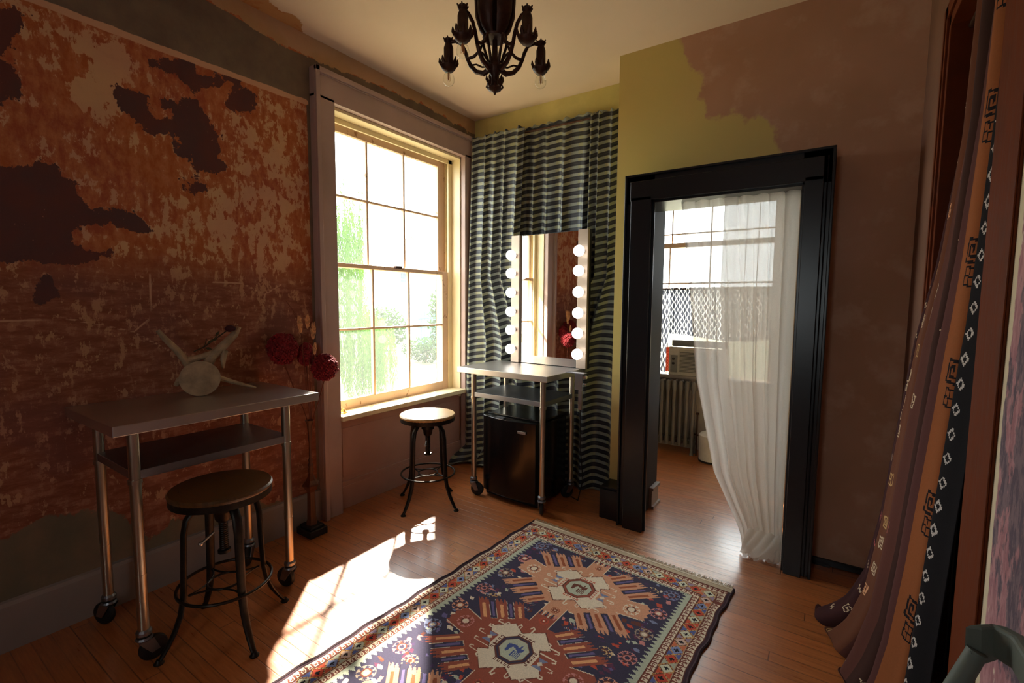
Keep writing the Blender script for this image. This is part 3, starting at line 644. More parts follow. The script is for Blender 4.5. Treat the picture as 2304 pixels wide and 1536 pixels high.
# ---------------------------------------------------------------- vanity mirror
mir, nt, lk, bs = newmat('mirror_silver'); bs.inputs['Metallic'].default_value = 1; bs.inputs['Roughness'].default_value = .02
lk.new(ramp(nt, lk, noise(nt, lk, 60, 2), 0, 1, .015, .03), bs.inputs['Roughness']); bs.inputs['Base Color'].default_value = (.9, .9, .88, 1)
BULB = emis('frosted_lamp_glow', (1.0, .97, .9), 3.0); LAMPBAR = mat_steel('satin_nickel', (176, 158, 142), .45, (30, 1, 1), .55)
v = thing('vanity_mirror', 'tall vanity mirror with two columns of lit globe bulbs on the steel table', 'mirror', (.945, 3.205, .968), -.052)
MB().box((-.345, 0, .002), (.345, .028, 1.02)).build('backing', RUBBER, v)
MB().box((-.262, -.006, .006), (.262, -.0005, 1.015)).build('mirror_glass', mir, v)
zz = [.115, .268, .415, .566, .718, .86]
for sx in (-1, 1):
    x0, x1 = (-.345, -.265) if sx < 0 else (.265, .345)
    br = MB().box((x0, -.028, .004), (x1, -.0005, 1.02)).build('light_bar', LAMPBAR, v, bevel=.002)
    for z in zz:
        cx = (x0+x1)/2
        sk = MB(); sk.tube([(cx, -.028, z), (cx, -.048, z)], .017, 16); sk.build('lamp_socket', LAMPBAR, br, smooth=True)
        MB().ball((cx, -.086, z), .0405, 24, 14).build('globe_bulb', BULB, br, smooth=True)
# clamp bracket at the table corner
c = thing('clamp_bracket', 'pale metal clamp bracket gripping the right corner of the mirror table', 'clamp', (1.265, 2.955, .968))
MB().box((-.02, -.03, .001), (.12, .03, .006)).box((.055, -.03, -.11), (.11, -.022, .001)).box((.055, -.022, -.11), (.06, .02, .001)).build('plate', STEEL_D, c, bevel=.001)
MB().tube([(.11, -.01, -.02), (.135, -.01, -.02)], .012, 12).build('thumb_screw', STEEL, c, smooth=True)
MB().tube([(.11, -.01, -.07), (.13, -.01, -.07)], .005, 8).build('pin', STEEL, c, smooth=True)
b = MB().box((.075, -.012, -.25), (.10, .004, -.115)); b.build('perforated_strip', STEEL_D, c)
cord = MB().tube([(1.352, 2.95, .72), (1.353, 2.955, .6), (1.35, 2.97, .45), (1.36, 3.0, .2), (1.30, 3.05, .02), (1.22, 3.1, .012)], .004, 6).build('power_cord', RUBBER, smooth=True)
tag(cord, 'thin black power cord hanging from the clamp bracket down to the floor', 'cord')

# ---------------------------------------------------------------- striped curtains
def curtain(label, fx, z0, z1, yb, amp, nf, seed, nx=150, nz=150, flare=0.0, puddle=0.0, ruffle=.03, stripe0=0.0):
    r = np.random.default_rng(seed); s = np.linspace(0, 1, nx); z = np.linspace(z0, z1, nz); S, Z = np.meshgrid(s, z)
    T = (z1-Z)/max(.01, (z1-z0))
    ph = r.uniform(0, 6.28, 4)
    ff = nf*(S+.03*np.sin(3.1*S*2+ph[0]))
    fold = np.sin(2*PI*ff+ph[1]+.5*np.sin(T*3+ph[2]))+.35*np.sin(2*PI*ff*1.7+ph[3]+T*1.3)+.4*np.sin(2*PI*ff*.37+ph[0])
    a = amp*(.55+.6*np.clip(T*1.5, 0, 1))
    hdr = np.clip((Z-(z1-ruffle))/ruffle, 0, 1) if ruffle else 0*Z
    X = fx(S, T); Y = yb-.01-a*(fold*.5+.75)-flare*T**1.6*np.clip(1.3-1.6*S, 0, 1)
    X = X+.25*a*np.cos(2*PI*ff+ph[1])
    Zz = Z+.006*np.sin(2*PI*ff*1.9+ph[2])*hdr*1.0
    if puddle:
        k = np.clip(1-Z/puddle, 0, 1); Y = Y-k*.22*(1+.5*np.sin(8*S+ph[0]))*np.clip(1-S*1.8, 0, 1); X = X-k*.10*(1-S); Zz = np.maximum(Zz, .004+.012*(1+np.sin(30*S+9*k)))
    pinch = np.exp(-((z1-ruffle-Z)/.012)**2) if ruffle else 0
    Y = Y+pinch*.008
    sv = Z+.009*fold+.010*np.sin(5*S+ph[0])*T+stripe0
    o = gridmesh('striped_curtain', np.stack([X, Y, Zz], -1), STRIPE, attrs=dict(sv=sv, su=S*nf*.16+.0*T), solid=.0016)
    return tag(o, label, 'curtain', 'striped curtains in the corner')
curtain('left striped taffeta curtain panel, hanging from the cornice to the floor beside the window', lambda S, T: .06-.02*T+S*(.56-.08*T+.30*np.clip((T-.42)/.2, 0, 1)), .004, 2.888, YB-.10, .050, 4.6, 1, flare=.07, puddle=.16, nx=200)
curtain('short striped taffeta curtain panel hanging just above the lit mirror', lambda S, T: .47+S*.80, 1.945, 2.905, YB-.02, .036, 5.6, 5, nx=260, stripe0=.02)
curtain('right striped taffeta curtain panel, hanging to the floor beside the black doorway', lambda S, T: 1.20-.36*np.clip((T-.42)/.2, 0, 1)+S*(.305+.36*np.clip((T-.42)/.2, 0, 1)), .004, 2.858, YB-.10, .046, 3.4, 9, flare=.05, nx=130, stripe0=.011)
tag(MB().tube([(.01, YB-.078, 2.86), (1.512, YB-.078, 2.845)], .008, 10).build('curtain_rod', BRONZE, smooth=True), 'thin curtain rod threaded through the tops of the striped curtains', 'curtain rod')

# ---------------------------------------------------------------- sheer curtain in the black doorway
def sheer():
    zk = np.array([0, .15, .45, 1.0, 1.57, 2.07, 2.11])
    def panel(xl, xr, y, nf, amp, seed):
        r = np.random.default_rng(seed); s = np.linspace(0, 1, 160); z = np.linspace(.012, 2.11, 150); S, Z = np.meshgrid(s, z)
        L = np.interp(Z, zk, xl); R = np.interp(Z, zk, xr); ph = r.uniform(0, 6, 4); W = (R-L)/.6
        fold = np.sin(2*PI*nf*S+ph[0]+.4*np.sin(Z*1.5+ph[1]))+.5*np.sin(2*PI*nf*1.7*S+ph[2]+.6*np.sin(Z*2+ph[3]))
        X = L+S*(R-L)+.012*np.cos(2*PI*nf*S+ph[0]); Y = y+amp*fold*(.5+.5*np.clip(W, .5, 1))
        k = np.clip(1-Z/.17, 0, 1); Y = Y-k*.05+k*.03*np.sin(14*S+5*k); X = X-k**2*.035*(1-S)+.012*k*np.sin(22*S)
        Z = Z+k*.012*np.sin(31*S+3)
        return np.stack([X, Y, np.maximum(Z, .006)], -1)
    root = thing('sheer_curtain', 'long white sheer curtain hanging in the black doorway and bunched on the floor', 'curtain', (0, 0, 0))
    gridmesh('front_layer', panel([2.44, 2.37, 2.215, 2.09, 2.03, 1.965, 1.96], [2.585]*7, 3.0, 8, .019, 3), SHEER, parent=root)
    gridmesh('back_layer', panel([2.47, 2.42, 2.32, 2.25, 2.21, 2.215, 2.215], [2.59]*7, 3.055, 6, .02, 8), SHEER, parent=root)
    # bunched hem
    s = np.linspace(0, 1, 60); t = np.linspace(0, 1, 24); S, T = np.meshgrid(s, t)
    X = 2.42+S*.17-.03*T; Y = 2.975-.075*np.sin(T*PI*.9)-.02*np.sin(9*S+4*T)*T; Z = .14*(1-T)**1.5+.016*np.abs(np.sin(11*S+6*T))+.006
    gridmesh('bunched_hem', np.stack([X, Y, Z], -1), SHEER, parent=root)
sheer()

# ---------------------------------------------------------------- rug
def rug():
    NAVY = (60, 54, 74); PEACH = (202, 144, 112); BRICK_ = (150, 78, 60); CREAM_ = (220, 202, 176); RED = (190, 78, 56); PURP = (104, 92, 134); BRN = (104, 56, 44); LB = (122, 128, 156); PG = (178, 182, 160); DK = (38, 28, 32); GOLD = (206, 158, 92); RUST = (152, 82, 52); PINK = (196, 128, 122); BLUE = (70, 84, 136); GR = (160, 140, 120)
    W, L = 1.236, 2.086; C = Canvas(W, L, .0038, NAVY); X, Y = C.X, C.Y
    rr = np.random.default_rng(3)
    # small scattered motifs in the field
    for k in range(700):
        x = rr.uniform(.2, 1.03); y = rr.uniform(.2, 1.9); col = [PINK, CREAM_, LB, RED, PURP, (96, 50, 74), (70, 50, 84), PG, BRN][rr.integers(9)]
        a = rr.uniform(.009, .024); bq = rr.uniform(.005, .011)
        if rr.random() < .5: C.diamond(x, y, a, bq, col)
        else: C.poly([(x-a, y-bq), (x+a*.3, y-bq*1.5), (x+a, y+bq), (x-a*.3, y+bq*1.5)], col)
    def flower(x, y, ring, mid, s=1.0):
        for i in range(8):
            a = i*PI/4+.39; cx, cy = x+.036*s*math.cos(a), y+.036*s*math.sin(a)
            C.line([(x+.02*s*math.cos(a), y+.02*s*math.sin(a)), (cx, cy)], .006*s, ring)
            C.line([(cx-.009*s*math.sin(a), cy+.009*s*math.cos(a)), (cx+.009*s*math.sin(a), cy-.009*s*math.cos(a))], .006*s, ring)
        C.poly([(x+.024*s*math.cos(i*PI/4+.39), y+.024*s*math.sin(i*PI/4+.39)) for i in range(8)], BRN)
        C.poly([(x+.018*s*math.cos(i*PI/4+.39), y+.018*s*math.sin(i*PI/4+.39)) for i in range(8)], ring)
        C.poly([(x+.011*s*math.cos(i*PI/4), y+.011*s*math.sin(i*PI/4)) for i in range(8)], mid)
    for i in range(10):
        y = .25+i*.176
        for x, e in ((.232, 0), (1.006, 0)):
            flower(x, y, [LB, PINK, GR, PINK, (214, 150, 120)][i % 5] if i else LB, [NAVY, CREAM_, CREAM_][i % 3], 1.0)
        for x in (.32, .915):
            if (i % 3) == 0: flower(x, y+.03, (200, 168, 120), BRN, .9)
    # sunburst medallions
    for k in range(4):
        vc = -.063+.545*k; cx = .612
        A, Bc, F = (PEACH, RUST, BRICK_) if k % 2 else (BRICK_, (222, 160, 110), PEACH)
        P = lambda pts: [(cx+a, vc+b_) for a, b_ in pts]
        C.poly(P([(-.055, -.273), (.045, -.273), (.045, .273), (-.055, .273)]), A)
        C.poly(P([(-.25, -.065), (-.08, -.19), (.08, -.19), (.25, -.065), (.25, .065), (.08, .19), (-.08, .19), (-.25, .065)]), A)
        for sx in (-1, 1):
            # lobe
            C.poly(P([(sx*.22, -.06), (sx*.33, -.082), (sx*.352, -.06), (sx*.35, -.045), (sx*.366, -.03), (sx*.352, -.012), (sx*.366, .005), (sx*.352, .02), (sx*.362, .035), (sx*.22, .065)]), A)
            C.line(P([(sx*.235, -.06), (sx*.33, -.082)]), .004, CREAM_); C.line(P([(sx*.235, .06), (sx*.355, .04)]), .004, CREAM_)
            flower(cx+sx*.281, vc-.006, CREAM_ if k % 2 else PINK, CREAM_, 1.0)
            C.poly([(cx+sx*.281+.015*math.cos(i*PI/4+.39), vc-.006+.015*math.sin(i*PI/4+.39)) for i in range(8)], CREAM_)
            for sy in (-1, 1):
                # diagonal quadrant of rays
                n = 5; p0 = (.237, .063); p1 = (.072, .178)
                dx, dy = .120, .118
                for q in range(n+1):
                    pass
                C.poly(P([(sx*p0[0], sy*p0[1]), (sx*(p0[0]+dx), sy*(p0[1]+dy)), (sx*(.150), sy*.275), (sx*p1[0], sy*p1[1])]), A)
                q0 = (p0[0]+dx, p0[1]+dy); q1 = (.150, .275)
                for q in range(12):      # jagged navy bites along the tips
                    f0 = q/12; f1 = (q+1)/12; fm = (f0+f1)/2
                    g = lambda f, e: (sx*((q0[0]+(q1[0]-q0[0])*f)-e*.09), sy*((q0[1]+(q1[1]-q0[1])*f)-e*.09))
                    C.poly(P([g(f0, -.12), g(fm, .22), g(f1, -.12)]), NAVY)
                for q in range(5):
                    f = (q+.5)/5; bx = p0[0]+(p1[0]-p0[0])*f; by = p0[1]+(p1[1]-p0[1])*f; tx = q0[0]+(q1[0]-q0[0])*f; ty = q0[1]+(q1[1]-q0[1])*f
                    hx, hy = (p1[0]-p0[0])/5, (p1[1]-p0[1])/5
                    def stripe(w_, s0, s1, col):
                        C.poly(P([(sx*(bx+(tx-bx)*s0-hx*w_), sy*(by+(ty-by)*s0-hy*w_)), (sx*(bx+(tx-bx)*s0+hx*w_), sy*(by+(ty-by)*s0+hy*w_)), (sx*(bx+(tx-bx)*s1+hx*w_), sy*(by+(ty-by)*s1+hy*w_)), (sx*(bx+(tx-bx)*s1-hx*w_), sy*(by+(ty-by)*s1-hy*w_))]), col)
                    if q % 2: stripe(.40, .03, .95, CREAM_ if k % 2 == 0 else DK); stripe(.36, .05, 1.02, NAVY); stripe(.15, .12, .82, PURP)
                    else: stripe(.19, .08, .72, Bc)
        # cream lattice with hooks
        C.poly(P([(-.17, -.06), (-.09, -.135), (-.03, -.10), (.05, -.165), (.13, -.085), (.09, -.06), (.17, .06), (.09, .135), (.03, .10), (-.05, .165), (-.13, .085), (-.09, .06)]), CREAM_)
        C.line(P([(-.17, -.06), (-.09, -.135), (-.03, -.10), (.05, -.165), (.13, -.085), (.09, -.06), (.17, .06), (.09, .135), (.03, .10), (-.05, .165), (-.13, .085), (-.09, .06)]), .004, BRN, True)
        for e in range(-2, 3):
            for sy in (-1, 1):
                hx = e*.055; hy = sy*(.155-abs(e)*.02)
                C.line(P([(hx, sy*.08), (hx, hy), (hx+.012*sy, hy+.006*sy), (hx+.016*sy, hy-.010*sy)]), .0055, CREAM_)
                vy = e*.05; vx = sy*(.19-abs(e)*.015)
                C.line(P([(sy*.1, vy), (vx, vy), (vx+.006*sy, vy+.012*sy), (vx-.008*sy, vy+.016*sy)]), .0055, CREAM_)
        for sx in (-1, 1):
            x = sx*.131; 
            C.poly(P([(x-.025, -.03), (x+.025, -.03), (x+.025, .03), (x-.025, .03)]), A)
            C.poly(P([(x-.024, -.029), (x+.024, -.029), (x, 0)]), LB); C.poly(P([(x-.024, .029), (x+.024, .029), (x, 0)]), LB); C.diamond(cx+x, vc, .014, .014, CREAM_)
        oc = lambda r: P([(r, -r*.42), (r*.42, -r), (-r*.42, -r), (-r, -r*.42), (-r, r*.42), (-r*.42, r), (r*.42, r), (r, r*.42)])
        C.poly(oc(.098), CREAM_)
        for i in range(5):     # comb teeth round the octagon
            u = -.036+i*.018
            for sg in (-1, 1):
                C.line(P([(u, sg*.078), (u, sg*.092), (u+.007, sg*.092), (u+.007, sg*.086)]), .004, RED if k % 2 else BRN); C.line(P([(sg*.078, u), (sg*.092, u), (sg*.092, u+.007), (sg*.086, u+.007)]), .004, RED if k % 2 else BRN)
        C.poly(oc(.080), BRN); C.poly(oc(.074), NAVY if k % 2 == 0 else BRICK_); C.poly(oc(.064), BRN); C.poly(oc(.060), PG)
        q = [(-.035, .022), (-.038, -.02), (-.005, -.03), (.012, -.02), (.02, -.042), (.024, -.018), (.038, -.03), (.036, -.005), (.02, .01), (.012, -.004), (-.012, -.012), (-.02, .005), (-.022, .026)]
        C.poly(P(q), BLUE if k % 2 == 0 else BRN)
        for i in range(6): C.line(P([(.0+i*.007, .004), (.0+i*.007, .036)]), .0035, BLUE if k % 2 == 0 else BRN)
        # cross bars of the connecting panel
        for sy in (-1, 1):
            for i, col in enumerate((NAVY, CREAM_, NAVY, CREAM_, NAVY, PINK)):
                C.rect(cx-.05+i*.015, vc+sy*.273-.016, cx-.041+i*.015, vc+sy*.273+.016, col)
            C.line([(cx-.055, vc+sy*.19), (cx-.055, vc+sy*.36)], .0045, CREAM_); C.line([(cx+.045, vc+sy*.19), (cx+.045, vc+sy*.36)], .0045, CREAM_)
            flower(cx, vc+sy*.225, RUST if k % 2 else RED, CREAM_, .55)
            for sx in (-1, 1):
                for i in range(6):
                    x = cx+sx*(.095+.006*i); y = vc+sy*(.246+.006*(i % 3)); C.line([(x, y), (x+.006*sx, y+.008)], .003, [LB, CREAM_, RED][i % 3])
    # borders -----------------------------------------------------------
    def border(x0, x1, y0, y1, col):
        for a in ((x0, y0, x1, y0+(0)),): pass
    def frame(o, i, oy, iy, col):
        C.rect(0, oy, W, iy, col); C.rect(0, L-iy, W, L-oy, col); C.rect(o, oy, i, L-oy, col); C.rect(W-i, oy, W-o, L-oy, col)
    frame(0, .168, .0, .191, BRN)
    # inner serrated pale edge
    frame(.150, .168, .191-.01, .191, PG)
    n = int((L-.38)/.026)
    for i in range(n+1):
        y = .19+i*.026
        C.poly([(.165, y), (.190, y+.013), (.165, y+.026)], PG); C.poly([(W-.165, y), (W-.190, y+.013), (W-.165, y+.026)], PG)
    for i in range(int((W-.33)/.02)):
        x = .166+i*.02
        C.poly([(x, .190), (x+.01, .197), (x+.02, .190)], PG); C.poly([(x, L-.190), (x+.01, L-.197), (x+.02, L-.190)], PG)
    # guard stripes with running hooks
    def guard(dist0, dist1, oy0, oy1):
        frame(dist0, dist1, oy0, oy1, (122, 66, 54))
        wd = dist1-dist0; st = .0245
        n = int(L/st)
        for i in range(1, n):
            y = i*st
            if y < oy0 or y > L-oy0: continue
            for base, sg in ((dist0, 1), (W-dist0, -1)):
                h = lambda f, g: (base+sg*wd*f, y+st*g)
                out = sg if dist0 < .08 else -sg
                C.poly([h(.02, 0), h(.55, .5), h(.02, 1.0)] if True else [], CREAM_)
                C.line([h(.25, .15), h(.8, .25), h(.85, .75), h(.5, .7)], .0038, CREAM_)
        m_ = int(W/st)
        for i in range(1, m_):
            x = i*st
            if x < dist0+.01 or x > W-dist0-.01: continue
            for base, sg, wv in ((oy0, 1, oy1-oy0), (L-oy0, -1, oy1-oy0)):
                C.poly([(x, base+sg*wv*.95), (x+st*.5, base+sg*wv*.45), (x+st, base+sg*wv*.95)], CREAM_)
                C.line([(x+st*.2, base+sg*wv*.75), (x+st*.3, base+sg*wv*.15), (x+st*.75, base+sg*wv*.15), (x+st*.7, base+sg*wv*.45)], .0036, CREAM_)
    # main border
    frame(.056, .114, .085, .150, (176, 142, 112))
    guard(.020, .052, .050, .080); guard(.118, .146, .154, .182)
    for o, oy in ((.053, .082), (.115, .151), (.148, .185), (.018, .047)):
        C.line([(o, oy), (W-o, oy), (W-o, L-oy), (o, L-oy)], .004, BRN, True)
    C.rect(0, 0, .018, L, (62, 40, 48)); C.rect(W-.018, 0, W, L, (62, 40, 48))
    for y0 in (0, L-.040): C.rect(0, y0, W, y0+.040, (186, 168, 142))
    seq = [(196, 76, 54), (206, 204, 178), (190, 72, 52), (206, 204, 178), (208, 176, 160), (128, 138, 176)]
    tri = [(86, 98, 150), (200, 84, 56), (170, 170, 150), (86, 98, 150), (202, 110, 74), (150, 130, 150)]
    def gem(x, y, i):
        C.diamond(x, y, .033, .033, GOLD); C.diamond(x, y, .029, .029, BRN); C.diamond(x, y, .027, .027, seq[i % 6])
        for q in range(4):
            a = q*PI/2+PI/4
            for s_ in (-.3, .3): C.rect(x+.024*math.cos(a+s_)-.0025, y+.024*math.sin(a+s_)-.0025, x+.024*math.cos(a+s_)+.0025, y+.024*math.sin(a+s_)+.0025, BRN)
        C.rect(x-.010, y-.0035, x+.010, y+.0035, DK); C.rect(x-.0035, y-.010, x+.0035, y+.010, DK)
    ys = np.arange(.118, L-.09, .0617)
    for side in (.085, W-.085):
        for i, y in enumerate(ys):
            if y < L-.15:
                for sg in (-1, 1): C.poly([(side+sg*.027, y+.012), (side+sg*.027, y+.05), (side+sg*.004, y+.031)], tri[(i*5+int(side*10)) % 6])
            gem(side, y, i*7+int(side*3))
    xs = np.arange(.085, W-.06, .0624)[1:]
    for side in (.118, L-.118):
        for i, x in enumerate(xs):
            if x > W-.1: continue
            if i < len(xs)-1:
                for sg in (-1, 1): C.poly([(x+.012, side+sg*.029), (x+.05, side+sg*.029), (x+.031, side+sg*.005)], tri[(i*5+1) % 6])
            gem(x, side, i*5+3)
    a = C.a*(1+rr.normal(0, .05, C.a.shape[:2]+(1,))); a = np.clip(a*(.96+.08*np.sin(Y*900)[..., None]*0+.0), 0, 1)
    xs = np.arange(C.nx+1)*C.c; ys2 = np.arange(C.ny+1)*C.c; XX, YY = np.meshgrid(xs, ys2)
    th = math.atan2(-.075, 1.234); ca, sa = math.cos(th), math.sin(th)
    root = thing('rug', 'navy and brick patterned wool rug with sunburst medallions on the wood floor', 'rug', (1.190, 2.621, 0), th)
    # local x across, local -y along
    edge = .004*np.sin(YY*18)+.003*np.sin(YY*41+1)
    XX2 = XX+edge*np.where(XX < W/2, np.clip(1-XX/.1, 0, 1), np.clip(1-(W-XX)/.1, 0, 1))
    P = np.stack([XX2, -YY, .008+.0012*np.sin(XX*9)*np.sin(YY*7)], -1)
    WOOL = painted('rug_wool', .95, 0.05)
    gridmesh('pile', P, WOOL, fcol=a, parent=root, flip=True)
    RE = M('rug_edge', (58, 38, 44), .95)
    for x, s_ in ((0, -1), (W, 1)):
        b = MB()
        for j in range(120):
            y0, y1 = -L*j/120, -L*(j+1)/120
            e0 = .004*math.sin(-y0*18)+.003*math.sin(-y0*41+1); e1 = .004*math.sin(-y1*18)+.003*math.sin(-y1*41+1)
            b.tube([(x+e0, y0, .006), (x+e1, y1, .006)], .0065, 6)
        b.build('selvedge', RE, root, smooth=True)
    
    FRG = M('cotton_fringe', (206, 190, 164), .9)
    r2 = random.Random(4)
    for y, yy, sg in ((0, 0, 1), (-L, -L, -1)):
        b = MB()
        for i in range(230):
            x = .004+W*i/231; j = r2.uniform(-.006, .006)
            l_ = r2.uniform(.028, .042)
            b.tube([(x, yy-.004*sg, .007), (x+j*.5, yy+l_*.5*sg, .005), (x+j*1.6, yy+l_*sg, .003)], .0018, 4)
        b.box((0, y-.012 if y == 0 else y, .006), (W, y if y == 0 else y+.012, .0095))
        b.build('fringe', FRG, root)
rug()

# ---------------------------------------------------------------- patterned curtain in the orange doorway
def kilim_curtain():
    Wc, Lc = 1.36, 2.60
    BR = (84, 50, 38); C = Canvas(Wc, Lc, .0052, BR); X, Y = C.X, C.Y
    bands = [(0, .22, (56, 28, 28)), (.22, .46, (96, 56, 38)), (.46, .70, (84, 48, 40)), (.70, .88, (58, 34, 28)), (.88, .98, (80, 46, 42)), (.98, 1.12, (136, 78, 42)), (1.12, 1.20, (88, 52, 48)), (1.20, 1.36, (16, 12, 15))]
    for a, b_, c in bands: C.rect(a, 0, b_, Lc, c)
    r = np.random.default_rng(11)
    wav = (np.sin(X*90)+np.sin(Y*7+X*20)*1.5+r.normal(0, .6, X.shape))
    def greek(x, y, s, col, a):
        R = lambda p: (x+s*(p[0]*math.cos(a)-p[1]*math.sin(a)), y+s*(p[0]*math.sin(a)+p[1]*math.cos(a)))
        C.line([R(p) for p in ((.1, 0), (.1, -.35), (-.35, -.35), (-.35, .4), (.6, .4), (.6, -.75), (-.75, -.75), (-.75, .8), (.9, .8), (.9, -.9))], s*.22, col)
    def cross(x, y, s, col, a):
        R = lambda p: (x+s*(p[0]*math.cos(a)-p[1]*math.sin(a)), y+s*(p[0]*math.sin(a)+p[1]*math.cos(a)))
        C.line([R(p) for p in ((-.8, -.8), (.8, -.8), (.8, .8), (-.8, .8))], s*.2, col, True); C.line([R((-.8, 0)), R((.8, 0))], s*.16, col); C.line([R((0, -.8)), R((0, .8))], s*.16, col)
    def zig(x, y, s, col, a):
        R = lambda p: (x+s*(p[0]*math.cos(a)-p[1]*math.sin(a)), y+s*(p[0]*math.sin(a)+p[1]*math.cos(a)))
        C.line([R(p) for p in ((-1, -.3), (-.6, -.6), (-.3, .2), (.3, -.3), (.6, .5), (1, .2))], s*.25, col)
    CR_, PK, BK, GD = (190, 166, 136), (176, 92, 92), (24, 16, 18), (176, 140, 92)
    y = .12
    while y < Lc-.08:
        if r.random() < .85: (zig if r.random() < .6 else cross)(.10+r.uniform(-.03, .05), y, .022, [CR_, CR_, PK][r.integers(3)], r.uniform(-.3, .3))
        if r.random() < .75: (cross if r.random() < .5 else greek)(.34+r.uniform(-.05, .05), y+.05, .026, [CR_, (206, 150, 110), GD][r.integers(3)], r.uniform(-.2, .2))
        if r.random() < .7: (greek if r.random() < .5 else cross)(.57+r.uniform(-.06, .06), y+.02, .027, [PK, CR_, GD, (140, 80, 70)][r.integers(4)], .2)
        if r.random() < .5: zig(.79+r.uniform(-.04, .04), y+.08, .018, CR_, 0)
        y += r.uniform(.07, .12)
    y = .2; i = 0
    while y < Lc-.05:
        (greek if i % 2 == 0 else cross)(1.05, y, .042 if i % 2 == 0 else .032, BK, .12)
        y += [.075, .28, .08, .33][i % 4]; i += 1
    y = .05
    while y < Lc:
        C.line([(1.262+p, y+q) for p, q in ((-.015, 0), (0, -.016), (.015, 0), (0, .016))], .006, (178, 168, 160), True); C.rect(1.240, y-.003, 1.248, y+.003, (178, 168, 160)); y += .072
    a = np.clip(C.a*(1+.05*wav[..., None]*.5), 0, 1)
    s = np.linspace(0, 1, C.nx+1); z = np.linspace(2.56, 0.004, C.ny+1); S, Z = np.meshgrid(s, z)
    zk = [0, .16, .34, .62, .99, 1.33, 1.60, 2.03, 2.6]
    xl = np.interp(Z, zk, [2.85, 2.90, 2.955, 2.99, 3.02, 3.05, 3.095, 3.14, 3.15]); yl = np.interp(Z, zk, [2.60, 2.50, 2.44, 2.40, 2.40, 2.40, 2.40, 2.38, 2.32])
    xr = np.interp(Z, [0, .8, 1.4, 2.6], [3.03, 3.07, 3.105, 3.13]); yr = np.interp(Z, [0, 1.0, 2.6], [1.72, 1.715, 1.74])
    f = S*7.2; ph = .5*np.sin(Z*1.3)
    fold = np.sin(2*PI*f/1.6+ph)+.35*np.sin(2*PI*f/.83+1.7+Z)
    amp = .020+.018*np.clip(1-Z/1.6, 0, 1)
    X = xl+(xr-xl)*S**1.15-amp*fold*(.4+.6*np.sin(PI*np.clip(S*.9+.1, 0, 1)))-.02*np.sin(PI*S)
    Yy = yl+(yr-yl)*S+.018*np.cos(2*PI*f/1.6+ph)
    k = np.clip(1-Z/.22, 0, 1); X = X-k**2*.06*(.6+.5*np.sin(9*S+1)); Yy = Yy+k**2*.03*np.sin(7*S); Z2 = np.maximum(Z+k*.012*np.sin(25*S), .004+.012*k*(1+np.sin(23*S+2)))
    o = gridmesh('patterned_curtain', np.stack([X, Yy, Z2], -1), painted('kilim_weave', .95, 0.0), fcol=a, solid=.003)
    tag(o, 'brown and plum woven curtain with geometric motifs hanging in the orange wooden doorway', 'curtain')
kilim_curtain()
tag(MB().tube([(3.135, 2.428, 2.47), (3.135, 1.686, 2.47)], .01, 10).build('curtain_rod', BRONZE, smooth=True), 'curtain rod across the top of the orange wooden doorway', 'curtain rod')

